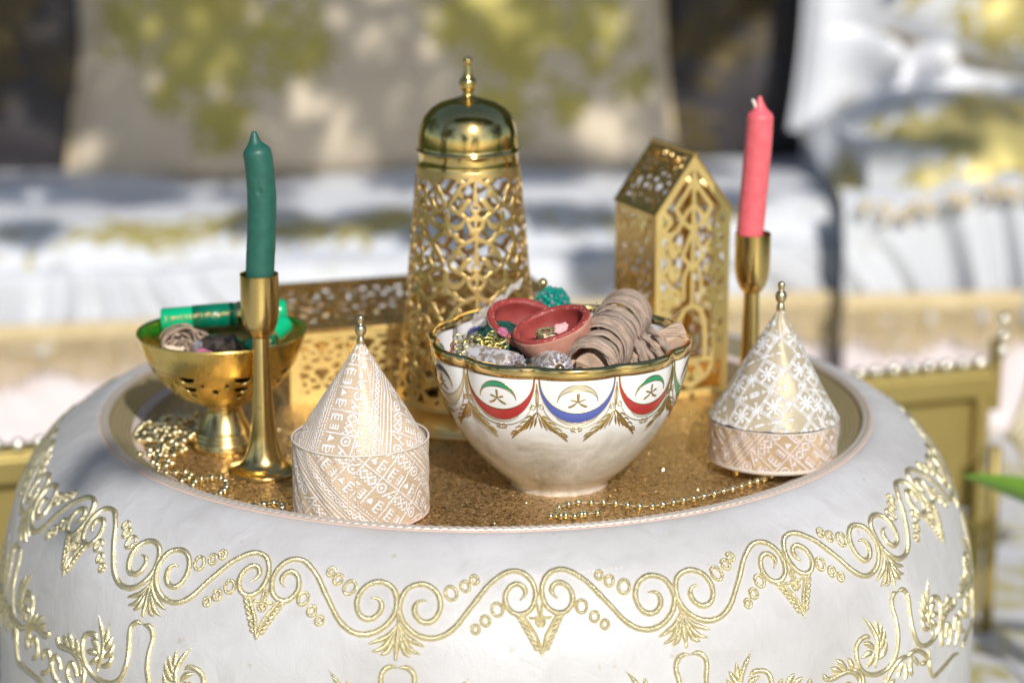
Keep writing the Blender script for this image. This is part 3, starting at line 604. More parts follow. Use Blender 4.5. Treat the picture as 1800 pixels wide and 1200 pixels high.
for i, x in enumerate((0, 14, 28, 42)):
    c1.seg((x + .6) * mm, 15 * mm, (x + .6) * mm, 55 * mm, .8 * mm)
    for j, y in enumerate((19.5, 29.5, 39.5, 49.5)):
        k = (i * 2 + j) % 4
        if k == 0: comb(c1, (x + 3) * mm, y * mm, 1.15); comb(c1, (x + 12.6) * mm, y * mm, .9, -1)
        elif k == 1:
            flower(c1, (x + 4.4) * mm, y * mm, .95); flower(c1, (x + 10.6) * mm, y * mm, .95)
        elif k == 2: c1.tri((x + 4) * mm, y * mm, 2.4 * mm, 1); comb(c1, (x + 8) * mm, y * mm, 1.1); c1.disk((x + 12.5) * mm, y * mm, .7 * mm)
        else:
            c1.ring((x + 4.4) * mm, y * mm, 2.6 * mm, 1. * mm); c1.disk((x + 4.4) * mm, y * mm, 1. * mm); c1.seg((x + 8) * mm, (y - 3.5) * mm, (x + 13) * mm, (y + 3.5) * mm, .9 * mm); c1.tri((x + 12) * mm, (y - 1.5) * mm, 1.6 * mm, -1)
        if j % 2: c1.seg((x + 1) * mm, (y + 5) * mm, (x + 14) * mm, (y + 5) * mm, .8 * mm)
c2 = Cv(700, .06); c2.mag = .8
for i in range(2):
    for j in range(2):
        x, y = (15 + 30 * i) * mm, (15 + 30 * j) * mm; sgn = (i + j) % 2
        for q in (13.6, 11.2): 
            for a, b in (((-1, 0), (0, 1)), ((0, 1), (1, 0)), ((1, 0), (0, -1)), ((0, -1), (-1, 0))): c2.seg(x + a[0] * q * mm * 1.08, y + a[1] * q * mm * 1.08, x + b[0] * q * mm * 1.08, y + b[1] * q * mm * 1.08, 1. * mm)
        star(c2, x, y, 1.35); [c2.seg(x + a * 4.2 * mm, y + b * 4.2 * mm, x + a * 6.6 * mm, y + b * 6.6 * mm, 2 * mm) for a in (-1, 1) for b in (-1, 1)]; comb(c2, x + 13 * mm, y + 15 * mm, 1.25); comb(c2, x + 17.2 * mm, y + 15 * mm, 1.25, -1); [c2.tri(x + 15 * mm + a * mm, y + 15 * mm + b * mm, 2.3 * mm, d) for a, b, d in ((0, 8.5, 1), (0, -8.5, -1))]; [c2.disk(x + 15 * mm + a * mm, y + 15 * mm, 1.3 * mm) for a in (8.5, -8.5)]
        for q in (4.8, 7.4): flower(c2, x + (15 + 0) * mm, y + 15 * mm, .7) if q < 5 else None
        for a in range(4):
            t = pi / 4 + a * pi / 2; c2.tri(x + 7.2 * mm * cos(t), y + 7.2 * mm * sin(t), 1.5 * mm, 1)
        flower(c2, x + 15 * mm, y, 1.) if sgn else comb(c2, x + 15 * mm - 2 * mm, y, 1.4); star(c2, x, y + 15 * mm, 1.)
def rot2(x, y, a): return x * cos(a) - y * sin(a), x * sin(a) + y * cos(a)
def brocade_wall(name, r, z0, z1, mat, cv, ang, off, parent, t=.0016, nth=460, lean=0.):
    """thin open cylinder wall: outer skin carries the weave"""
    nz = max(8, int((z1 - z0) / .0005)); th = np.linspace(0, 2 * pi, nth, endpoint=False)[:, None]; zz = np.linspace(z0, z1, nz)[None]
    rr = r * (1 + .004 * np.sin(3 * th + 1) + .003 * np.sin(5 * th)) + .0003 * np.sin(th * 23 + zz * 300)
    V = np.stack([rr * np.sin(th), -rr * np.cos(th), zz + 0 * th], -1); s = th * r + 0 * zz; zc = zz + 0 * th
    a, b = rot2(s - pi * r + off[0], zc + off[1], ang); pat = cv.at(a / cv.mag, b / cv.mag)
    UV = np.stack([s, zc], -1); F = grid(nth, nz)
    o = ob(name, me(name, V.reshape(-1, 3), F, mat, True, UV.reshape(-1, 2), {'pat': pat.ravel()}), parent); return o
def brocade_cone(name, r, z0, z1, mat, cv, ang, off, parent, nth=420, sx=0., sy=0., convex=0.):
    L = math.hypot(r, z1 - z0); nz = int(L / .0005); q = np.linspace(0, .965, nz)[None]; th = np.linspace(0, 2 * pi, nth, endpoint=False)[:, None]
    rr = r * (1 - q) * (1 + convex * np.sin(pi * q)) * (1 + .006 * np.sin(2 * th + 1)) + .00025 * np.sin(th * 9 + q * 11)
    V = np.stack([rr * np.sin(th) + sx * q, -rr * np.cos(th) + sy * q, z0 + (z1 - z0) * q + 0 * th], -1)
    psi = (th - pi) * (r / L); rho = L * (1 - q); a, b = rot2(rho * np.sin(psi) + off[0], -rho * np.cos(psi) + off[1], ang)
    pat = cv.at(a / cv.mag, b / cv.mag); UV = np.stack([rho * np.sin(psi), rho * np.cos(psi)], -1)
    return ob(name, me(name, V.reshape(-1, 3), grid(nth, nz), mat, True, UV.reshape(-1, 2), {'pat': pat.ravel()}), parent)
def finial(parent, x, y, z, s=1.):
    p = [(.0006, -.0045), (.0026, -.004), (.0030, -.002), (.0026, .0), (.0021, .0018), (.0034, .0035), (.0041, .0062), (.0034, .0088), (.0020, .0102), (.0022, .0122), (.0026, .0138), (.0021, .0158), (.0006, .0168)]
    return lathe('finial', [(a * s, b * s) for a, b in p], 'finial_metal', 28, parent, (x, y, z), smooth_n=4)
def hoop(name, r, z, rad, mat, parent, amp=.0):
    P = [(r * sin(t) , -r * cos(t), z + amp * sin(4 * t)) for t in np.linspace(0, 2 * pi, 120, endpoint=False)]
    return tube(name, P, rad, mat, parent, 6, True)
t = thing('cone_box', 'beige and white brocade box with pointed lid at the front left edge', 'box', (-.0812, -.2400, .0005))
brocade_wall('box_wall', .0453, 0, .0515, 'beige_brocade', c1, R(42), (.028, .019), t)
lathe('box_lining', [(.0438, .0512), (.0438, .040), (.0436, .002), (.0005, .001)], 'cream_braid', 96, t)
hoop('top_piping', .0453, .0517, .0008, 'cream_braid', t, .0002); hoop('bottom_piping', .0450, .0008, .0008, 'piping_pink', t)
lid = brocade_cone('cone_lid', .0449, .0475, .1185, 'beige_brocade', c1, R(8), (.017, .021), t, sx=.0015)
for a0, rr in ((R(24), 0),):
    P = [(.0449 * (1 - q) * 1.008 * sin(a0) + .0015 * q, -.0449 * (1 - q) * 1.008 * cos(a0), .0475 + .071 * q) for q in np.linspace(.02, .95, 30)]
    tube('lid_seam', P, .0006, 'cream_braid', lid, 5)
finial(lid, .0015, 0, .1185, .95)
for k in range(3): hoop('lid_wrap', .0026 - k * .0002, .1135 + k * .0008, .0005, 'rope_silver', lid).location = (.0014, 0, 0)
t = thing('cone_box', 'silvery gold brocade box with pointed lid on small metal feet, right edge', 'box', (.2035, -.145, .0095), (R(-1), R(1.5), R(40)))
brocade_wall('box_wall', .0452, 0, .0262, 'pink_brocade', c1, R(-50), (.01, .005), t)
lathe('box_lining', [(.0438, .026), (.0438, .020), (.0436, .002), (.0005, .001)], 'cream_braid', 96, t)
lathe('box_bottom', [(.0452, .0002), (.0458, -.0016), (.0450, -.003), (.0005, -.003)], 'cream_braid', 96, t)
hoop('top_piping', .0447, .0264, .0009, 'cream_braid', t, .0003)
lathe('lid_edge', [(.0435, .0255), (.0452, .0262), (.0455, .0275), (.0445, .0288)], 'dark_fabric', 96, t)['label'] = 'dark raw edge under the lid'
lid = brocade_cone('cone_lid', .0456, .0278, .1075, 'gold_brocade', c2, R(10), (.022, .051), t, sx=.002, sy=-.001)
finial(lid, .002, -.001, .1075, 1.)
for a in (35, 105, 150, 230, 310)[:]:
    if a == 105: continue
    lathe('foot', [(.0005, .0), (.0022, .0002), (.0024, .001), (.0028, .006), (.0036, .0088)], 'brass', 16, t, (.036 * cos(R(a - 130)), .036 * sin(R(a - 130)), -.0094))

# ================================================================== CANDLESTICKS
def stick(label, loc, s=1., rz=0):
    t = thing('candlestick', label, 'candlestick', loc, (0, 0, rz), 'matching brass candlesticks')
    lathe('stand', [(.0005, .0022), (.012, .0022), (.0238, .0003), (.0252, .0006), (.0254, .0016), (.0245, .0026), (.0205, .0040), (.0165, .0066), (.0135, .0108), (.0113, .0175), (.0094, .026), (.0082, .036), (.0074, .048), (.0066, .066), (.0060, .084), (.0058, .0975)], 'satin_brass', 72, t, smooth_n=6)
    lathe('cup', [(.0055, .0975), (.0072, .0985), (.0098, .1020), (.0119, .1075), (.0130, .1145), (.0133, .123), (.0134, .1412), (.0133, .1424), (.0127, .1426), (.0124, .1412), (.0122, .125), (.0118, .121), (.0005, .1205)], 'satin_brass', 72, t)
    autos(kids(t)[0]); return t
stick('left brass candlestick, holding the green candle', (-.1545, -.155, 0))
stick('right brass candlestick behind the cone box, holding the pink candle', (.1985, -.020, -.001), rz=1.)
def candle(name, label, mat, path, rad, tip, wick=None):
    t = thing(name, label, 'candle', path[0])
    P = crom(path, 10); n = len(P); L = np.concatenate([[0], np.cumsum(np.linalg.norm(np.diff(P, axis=0), axis=1))]); D = L[-1] - L
    r = np.interp(D, [0, .0008, .004, .008, .0115, .0145, .017, .021, 1], [.0006, .0018, .0030, .0046, .0068, .0088, .0097, rad, rad])
    # sample the tip finely
    Ls = np.concatenate([np.linspace(0, L[-1] - .022, 50), np.linspace(L[-1] - .0215, L[-1], 30)])
    P = np.stack([np.interp(Ls, L, P[:, i]) for i in range(3)], 1); D = Ls[-1] - Ls
    r = np.interp(D, tip[0], tip[1]); V, F, U = tube_data(P - np.array(path[0]), r, 40)
    V2 = []
    for v in V:
        v = Vector(v); nn = noise.noise(v * 120 + Vector((5, 2, 1))) * .00022 + noise.noise(v * 35) * .0003; c = Vector((v.x, v.y, 0)); V2.append(v + c.normalized() * nn if c.length > 0 else v)
    return t, V2, F, U
GT = ([0, .0006, .003, .006, .0085, .0105, .0125, .0145, .017, 1], [.0004, .0016, .0026, .0036, .0050, .0072, .0090, .0098, .0099, .0101])
t, V, F, U = candle('green_candle', 'dark green candle, bent and dented, in the left candlestick', 'green_wax', [(-.1545, -.155, .1205), (-.1538, -.155, .142), (-.1517, -.155, .175), (-.1512, -.155, .197), (-.1525, -.155, .220), (-.1545, -.155, .2325), (-.1552, -.155, .2415)], .0101, GT)
bm_c = [(Vector((-.1515, -.1651, .2015)) - Vector((-.1545, -.155, .1205)), .0027, .0014), (Vector((-.1618, -.163, .2035)) - Vector((-.1545, -.155, .1205)), .0026, .0009), (Vector((-.1490, -.1640, .209)) - Vector((-.1545, -.155, .1205)), .0018, .0006), (Vector((-.1580, -.1640, .158)) - Vector((-.1545, -.155, .1205)), .0012, .0006)]
V2 = []
for v in V:
    v = Vector(v)
    for c, rr, dp in bm_c:
        d = (v - c).length
        if d < rr * 1.6: v = v + Vector((0, 1, 0)) * (dp * max(0, 1 - (d / rr) ** 2) - dp * .35 * max(0, 1 - abs(d - rr * 1.2) / (rr * .4)))
    V2.append(v)
cdl = ob('wax_body', me('wax_body', V2, F, 'green_wax', True, U), t); m_ = cdl.modifiers.new('smooth', 'SUBSURF'); m_.levels = m_.render_levels = 1
PT = ([0, .0006, .003, .006, .009, .011, .0125, .0142, .016, 1], [.0004, .0013, .0022, .0034, .0050, .0066, .0082, .0095, .0100, .0100])
t, V, F, U = candle('pink_candle', 'pink candle leaning slightly to the right, in the right candlestick', 'pink_wax', [(.1955, -.020, .1200), (.1962, -.020, .1425), (.1985, -.020, .175), (.2000, -.020, .200), (.2012, -.020, .2245), (.2008, -.020, .2440)], .0101, PT)
ob('wax_body', me('wax_body', V, F, 'pink_wax', True, U), t)
tube('wick', [(.0040, -.001, .112), (.0018, -.002, .1165), (.0005, -.002, .1205), (-.0008, -.002, .1215)], [.0008, .0013, .0014, .0008], 'wick', t, 6)

# ================================================================== FOOTED BRASS BOWL
t = thing('footed_bowl', 'round polished brass bowl on a flared foot, pierced with small holes', 'bowl', (-.1885, -.098, 0))
cup = crom([(.0125, .0335), (.022, .0365), (.0345, .0435), (.0445, .0535), (.0510, .0635), (.0565, .0755), (.0602, .0865)], 14)
cs = np.concatenate([[0], np.cumsum(np.hypot(*np.diff(cup, axis=0).T))])
def cupfn(x, y):
    ph = x / .05; r = np.interp(y, cs, cup[:, 0]); z = np.interp(y, cs, cup[:, 1]); return (r * sin(ph), -r * cos(ph), z)
HW = 2 * pi * .05; nh = 8; pw = HW / nh
def cup_sdf(X, Y):
    u = (X % pw) - pw / 2; rr = np.interp(Y, cs, cup[:, 0]) / .05; u = u * rr; D = np.full(X.shape, .01)
    uu = ((X + pw / 2) % pw - pw / 2) * rr
    def hole(cx, cy, a, b, src, half=False):
        q = np.hypot((src - cx) / a, (Y - cy) / b); d = (q - 1) * min(a, b)
        if half: d = np.maximum(d, (Y - cy - .0007))
        return d
    H = [hole(0, .0520, .0060, .0052, u, True), hole(0, .0425, .0050, .0044, u, True), hole(0, .0330, .0021, .0026, u), hole(0, .0395, .0022, .0030, uu), hole(.0085, .0455, .0015, .0020, uu), hole(-.0085, .0455, .0015, .0020, uu)]
    for h in H: D = np.minimum(D, h)
    return D
perforated('cup', cupfn, HW, cs[-1], .0009, cup_sdf, 'bowl_brass', t, True, .0007)
for k in range(nh):                                        # tooled curved grooves round the holes
    c = (k + .5) * pw; mb = MB(); fn = lambda x, y, h: tuple(np.array(cupfn(x, y)) * np.array((1 + h * 16, 1 + h * 16, 1)))
    for j in range(7):
        a = -1 + j / 3; x0 = c + a * .0068; y0 = .0455 + a * a * .0036; mb.add(*ribbon(fn, [(x0, y0), (x0 + a * .0008, y0 + .0026)], .0009, .0005, 'leaf', 2))
    ob('tooled_arc', mb.mesh('tooled_arc', 'bowl_brass'), t)
lathe('rim', [(.0596, .0855), (.0602, .0862), (.0609, .0868), (.0606, .0875), (.0598, .0873), (.0594, .0862)], 'bowl_brass', 96, t)
lathe('foot', [(.0005, .034), (.0125, .0345), (.0128, .0325), (.0122, .0305), (.0130, .0270), (.0150, .0215), (.0178, .0160), (.0198, .0128), (.0205, .0122), (.0203, .0112), (.0212, .0104), (.0219, .0098), (.0217, .0087), (.0226, .0078), (.0234, .0072), (.0235, .0058), (.0243, .0040), (.0248, .0018), (.0246, .0003)], 'satin_brass', 80, t)
# contents
def cyl_pts(a, b, n=8): return [np.array(a) + (np.array(b) - np.array(a)) * i / (n - 1) for i in range(n)]
def tube_bottle(label, A, B, r, frac, gold=True):
    t = thing('capped_tube', label, 'tube', A); A = np.array(A); B = np.array(B) - A; L = np.linalg.norm(B); q = Vector(B).to_track_quat('Z', 'Y').to_euler()
    t.rotation_euler = q
    f = L * frac
    lathe('tube_body', [(.0005, 0), (r * .9, 0), (r, .001), (r, f * .45), (r, f)], 'green_tube', 40, t)
    lathe('label_band', [(r + .0001, f * .42), (r + .0004, f * .42), (r + .0004, f * .96), (r + .0001, f * .96)], 'dark_green_label', 40, t)
    lathe('metal_ring', [(r, f), (r + .0007, f + .0005), (r + .0007, f + .0030), (r, f + .0035)], 'rim_gold', 40, t)
    lathe('cap', [(r * .99, f + .0035), (r * .99, L - .005), (r * .9, L - .0015), (r * .6, L - .0002), (.0005, L)], 'green_tube', 40, t)
    if gold:
        mb = MB(); fn = lambda x, y, h: ((r + .0004 + h) * cos(x / r), (r + .0004 + h) * sin(x / r), y); random.seed(11)
        for row in range(2):
            y = f * .07
            while y < f * .9:
                x = R(-200 + 70 * row) * r + random.uniform(-.0007, .0007); w = random.choice((0, 1, 2)); s = random.uniform(.0011, .0018)
                if w == 0: mb.add(*ribbon(fn, spiral(x, y, s, s * .3, random.uniform(0, 6), 1.1, 10), .0006, .0002, None, 2))
                elif w == 1: mb.add(*ribbon(fn, [(x - s, y), (x, y + s * .6), (x + s * 1.2, y - s * .2), (x + s * .5, y + s)], .0006, .0002, None, 2))
                else: mb.add(*ribbon(fn, [(x - s * 1.3, y), (x + s * 1.3, y + s * .3)], .0006, .0002, None, 2))
                y += s * 1.9
        ob('gold_lettering', mb.mesh('gold_lettering', 'print_gold'), t)
    return t
tube_bottle('bright green tube with gold print lying across the back of the brass bowl', (-.2360, -.066, .0865), (-.1445, -.060, .0925), .0088, .60)
tube_bottle('smaller green tube leaning under the capped green tube in the brass bowl', (-.1700, -.098, .0700), (-.1440, -.070, .0870), .0078, .5, True)
t = thing('polished_stone', 'glossy dark faceted stone lying in the brass bowl', 'stone', (-.1880, -.112, .0755))
import bmesh
bm = bmesh.new(); bmesh.ops.create_icosphere(bm, subdivisions=2, radius=.019)
for v in bm.verts:
    nn = noise.noise(v.co * 60) * .003; v.co = v.co * (1 + nn * 30) ; v.co.x *= 1.05; v.co.y *= .75; v.co.z = max(-.009, min(.0125, v.co.z * .8 - v.co.y * .35))
m = bpy.data.meshes.new('stone'); bm.to_mesh(m); bm.free(); m.materials.append(M['black_stone']); bevel(ob('stone_body', m, t), .001, 2, 20)
lathe('pale_tip', [(.0005, .0), (.0035, .001), (.004, .006), (.003, .010), (.0005, .011)], 'rhinestone', 8, t, (-.0165, -.006, .0005), (R(20), R(15), 0))
t = thing('twine_knot', 'loose knot of brown raffia twine at the left in the brass bowl', 'twine', (-.2150, -.110, .0780))
random.seed(5)
for i in range(15):
    c = Vector((random.uniform(-.004, .009), random.uniform(-.010, .008), random.uniform(-.002, .006))); a0 = random.uniform(0, 6); r_ = random.uniform(.007, .013); til = random.uniform(-.7, .7); P = []
    for j in range(14):
        a = a0 + j * .42; P.append((c.x + r_ * cos(a), c.y + r_ * .5 * sin(a) * cos(til) + .001 * j * (i % 3 - 1), c.z + r_ * sin(a) * .8 + .0008 * sin(j)))
    tube('strand', crom(P, 3), .0009 if i % 3 else .0014, 'twine', t, 5, False, .5)
def petal(name, label, cat, mat, loc, rot, s, seed=1, group=None, curl=.5):
    V = []; F = []; n = 9; rnd = random.Random(seed)
    for i in range(n):
        for j in range(n):
            u = -1 + 2 * i / (n - 1); v = -1 + 2 * j / (n - 1); x = u * math.sqrt(1 - v * v / 2); y = v * math.sqrt(1 - u * u / 2)
            z = curl * (x * x - .35 * y * y) + .22 * sin(5 * x + seed) * y + .12 * sin(7 * y + seed * 2); V.append((x * s * (1 + .12 * sin(9 * y + seed)), y * s * .72, z * s * .8))
    for i in range(n - 1):
        for j in range(n - 1): F.append((i * n + j, (i + 1) * n + j, (i + 1) * n + j + 1, i * n + j + 1))
    o = ob(name, me(name, V, F, mat, True, [(v[0], v[1]) for v in V]), None, loc, rot); solid(o, .0003); tag(o, label, cat, group); return o
petal('dried_petal', 'cream dried petal at the far left inside the brass bowl, beside the twine', 'petal', 'cream_petal', (-.2195, -.1240, .0800), (.5, .2, .3), .0075, 2)
petal('dried_petal', 'purple dried petal in front of the twine in the brass bowl', 'petal', 'purple_petal', (-.1965, -.1370, .0805), (.9, .2, .1), .0058, 3)
petal('dried_petal', 'pale dried petal standing behind the twine in the brass bowl', 'petal', 'cream_petal', (-.2230, -.0980, .0820), (1.1, .1, .8), .0065, 5)
petal('dried_petal', 'olive dried petal at the right inside the brass bowl', 'petal', 'herb', (-.1500, -.1150, .0790), (.4, .4, .2), .0070, 6)
o = tag(lathe('potpourri_bed', [(.0005, .0740), (.025, .0745), (.045, .0730), (.053, .0720)], 'herb', 60, None, (-.1885, -.098, -.006), rfun=None), 'dry potpourri filling the brass bowl beneath the tubes', 'potpourri'); o.data.materials[0] = M['dark_bark']

# ================================================================== GOLD BEAD GARLANDS
bead_m = sphere_mesh('bead', .0028, 'bead_metal', 14, 9)
bead_s = sphere_mesh('bead', .0020, 'bead_metal', 14, 9)
def garland(label, pts, pitch=.0070, seed=1, z0=.0030, small=False, bump_z=None):
    P = crom([(x, y, (bump_z[i] if bump_z else 0)) for i, (x, y) in enumerate(pts)], 10); L = np.concatenate([[0], np.cumsum(np.linalg.norm(np.diff(P, axis=0), axis=1))])
    t = thing('bead_garland', label, 'beads', (pts[0][0], pts[0][1], 0)); o = np.array((pts[0][0], pts[0][1], 0)); rnd = random.Random(seed); s = 0; line = []; n = 0
    while s < L[-1]:
        p = [np.interp(s, L, P[:, i]) for i in range(3)]; p[2] += z0 + rnd.uniform(0, .0003); p = np.array(p) - o; line.append(p); b = ob('bead', bead_s if small else bead_m, t, p); s += pitch * rnd.uniform(.93, 1.07); n += 1
    tube('thread', line, .00022, 'bead_thread', t, 4); return n
BL = [(-0.1336, -0.2583), (-0.1334, -0.2461), (-0.1352, -0.2365), (-0.1417, -0.2337), (-0.1489, -0.2379), (-0.157, -0.2406), (-0.1656, -0.2392), (-0.1745, -0.2351), (-0.181, -0.2295), (-0.1827, -0.2226), (-0.1798, -0.2169), (-0.1773, -0.2112), (-0.1759, -0.2035), (-0.1761, -0.194), (-0.1783, -0.1867), (-0.1837, -0.1794), (-0.1909, -0.1808), (-0.1965, -0.1838), (-0.1988, -0.1911), (-0.1995, -0.1998), (-0.2021, -0.2041), (-0.205, -0.2027), (-0.2118, -0.1998), (-0.2144, -0.194), (-0.2092, -0.1882), (-0.2045, -0.1823), (-0.2031, -0.1749), (-0.2097, -0.1675), (-0.2173, -0.169), (-0.2263, -0.1675), (-0.2351, -0.1645), (-0.2457, -0.1493), (-0.2488, -0.1417), (-0.2523, -0.1339), (-0.2514, -0.1277), (-0.2442, -0.1277), (-0.236, -0.1293), (-0.2265, -0.1293), (-0.2202, -0.123), (-0.2153, -0.1135)]
garland('string of small gold beads winding along the left front rim of the tray', BL, seed=2)
BL2 = [(-0.2153, -0.1135), (-0.2201, -0.1023), (-0.2224, -0.0926), (-0.2282, -0.0926), (-0.2269, -0.1023), (-0.2234, -0.1103), (-0.2183, -0.1087), (-0.2117, -0.1007), (-0.2128, -0.0844), (-0.2189, -0.0745), (-0.223, -0.0662), (-0.2273, -0.0778), (-0.2345, -0.0678), (-0.2395, -0.0811), (-0.242, -0.0942), (-0.2494, -0.0926), (-0.2548, -0.086), (-0.2545, -0.0745), (-0.2506, -0.0611), (-0.2447, -0.0577), (-0.2355, -0.0678), (-0.231, -0.0577), (-0.2308, -0.0441), (-0.2372, -0.0407), (-0.2422, -0.0475), (-.236, -.030), (-.226, -.036), (-.218, -.028), (-.224, -.048), (-.232, -.052), (-.226, -.060), (-.219, -.050), (-.212, -.060), (-.214, -.070)]
garland('heaped coil of gold beads in the shade to the left of the brass bowl foot', BL2, pitch=.0064, seed=4, bump_z=[.0, .001, .003, .001, .004, .002, .004, .006, .003, .001, .002, .004, .003, .002, .001, .0, .001, .003, .004, .002, .005, .003, .002, .003, .001, 0, .001, .002, .004, .005, .003, .004, .002, .002])
BR = [(0.085, -0.2841), (0.0797, -0.2793), (0.0721, -0.2748), (0.0646, -0.2725), (0.058, -0.268), (0.0528, -0.2622), (0.0494, -0.2546), (0.0499, -0.2449), (0.0545, -0.2402), (0.0625, -0.2331), (0.0712, -0.2331), (0.08, -0.2339), (0.0885, -0.235), (0.097, -0.239), (0.1048, -0.2409), (0.1122, -0.2441), (0.1193, -0.248), (0.1267, -0.2507), (0.1347, -0.2538), (0.143, -0.2519), (0.1527, -0.2455), (0.1612, -0.2400), (0.1697, -0.235), (0.178, -0.228), (0.186, -0.221), (0.194, -0.214), (.203, -.206), (0.212, -0.197), (0.219, -0.187), (0.226, -0.176), (0.233, -0.163), (0.238, -0.150)]
BR = [(x, y) if math.hypot(x, y) < .2655 else (x * .2655 / math.hypot(x, y), y * .2655 / math.hypot(x, y)) for x, y in BR]
garland('string of gold beads curling from below the porcelain bowl to the right rim', BR, pitch=.0084, seed=6)
BR2 = [(.0655, -.2565), (.0610, -.2610), (.0540, -.2590), (.0490, -.2570), (.0450, -.2610)]
garland('short end of gold beads tucked against the front rim below the porcelain bowl', BR2, pitch=.0062, seed=8)

rnd_ = random.Random(77); heap = []; hz = []
for i in range(15):
    cx, cy = -.2290 + rnd_.gauss(0, .0085), -.0900 + rnd_.gauss(0, .0140); r_ = rnd_.uniform(.0050, .0105); a0 = rnd_.uniform(0, 6)
    for j in range(6): heap.append((cx + r_ * cos(a0 + j * .95), cy + r_ * .9 * sin(a0 + j * .95))); hz.append(max(0, .0085 - 14 * ((cx + .229) ** 2 + (cy + .09) ** 2) ** .5 * .03) * rnd_.uniform(.1, 1.))
garland('dense pile of tangled gold beads heaped between the rim and the brass bowl foot', heap, pitch=.0064, seed=12, bump_z=hz)

# ================================================================== WHAT LIES IN THE PORCELAIN BOWL
def clay_cup(label, loc, rot, r=.0268, dep=.024):
    t = thing('clay_cup', label, 'cup', loc, rot)
    w = .0042; wob_ = lambda th, z, rr: rr * (1 + .018 * np.sin(2 * th + 1) + .010 * np.sin(5 * th))
    lathe('clay_outside', [(.0005, -dep), (r * .42, -dep), (r * .50, -dep + .001), (r * .74, -dep * .74), (r * .93, -dep * .42), (r * 1.0, -dep * .12), (r * .985, -.0012)], 'clay', 72, t, smooth_n=5, rfun=wob_)
    lathe('painted_rim', [(r * .988, -.0016), (r * .98, -.0003), (r * .95, .0004), (r - w, .0002), (r - w - .0012, -.0012)], 'chipped_paint', 96, t, smooth_n=4, rfun=wob_)
    lathe('painted_inside', [(r - w - .001, -.0010), (r * .78, -dep * .30), (r * .62, -dep * .55), (r * .40, -dep * .72), (.0005, -dep * .78)], 'red_paint', 72, t, smooth_n=5, rfun=wob_); return t
clay_cup('empty red clay cup lying behind the other clay cup in the porcelain bowl', (.0290, -.1750, .1150), (R(20), R(12), 0), .0265, .026)
clay_cup('red clay cup with dried herbs inside, on top of the other clay cup', (.0455, -.2040, .1200), (R(9), R(-17), 0), .0270, .028)
petal('rose_petal', 'pink and cream petal inside the front clay cup', 'petal', 'petal', (.0520, -.1990, .1150), (R(50), R(-20), .4), .0055, 9, curl=.35)
petal('rose_petal', 'pale cream petal below the herb curl in the front clay cup', 'petal', 'cream_petal', (.0445, -.2105, .1120), (R(40), .1, .2), .0042, 12, curl=.5)
petal('rose_petal', 'small magenta petal stuck on the left side of the back clay cup', 'petal', 'purple_petal', (.0135, -.1985, .1125), (R(80), R(30), .2), .0040, 13, curl=.2)
t = thing('herb_curl', 'curl of dried grey green herb inside the front clay cup', 'herb', (.0425, -.2065, .1135), (R(25), R(-15), 0)); random.seed(21)
for i in range(16):
    r_ = random.uniform(.0035, .0068); a0 = random.uniform(0, 6); zz = random.uniform(-.0008, .0022); tl = random.uniform(-.3, .3)
    tube('herb_strand', crom([(r_ * cos(a0 + j * .5), r_ * .62 * sin(a0 + j * .5), zz + tl * r_ * cos(a0 + j * .5) + .0006 * sin(j * 2)) for j in range(random.choice((5, 7, 9)))], 3), [random.uniform(.0004, .0009)] * ((1) if False else 1), 'herb', t, 5, False, .6)

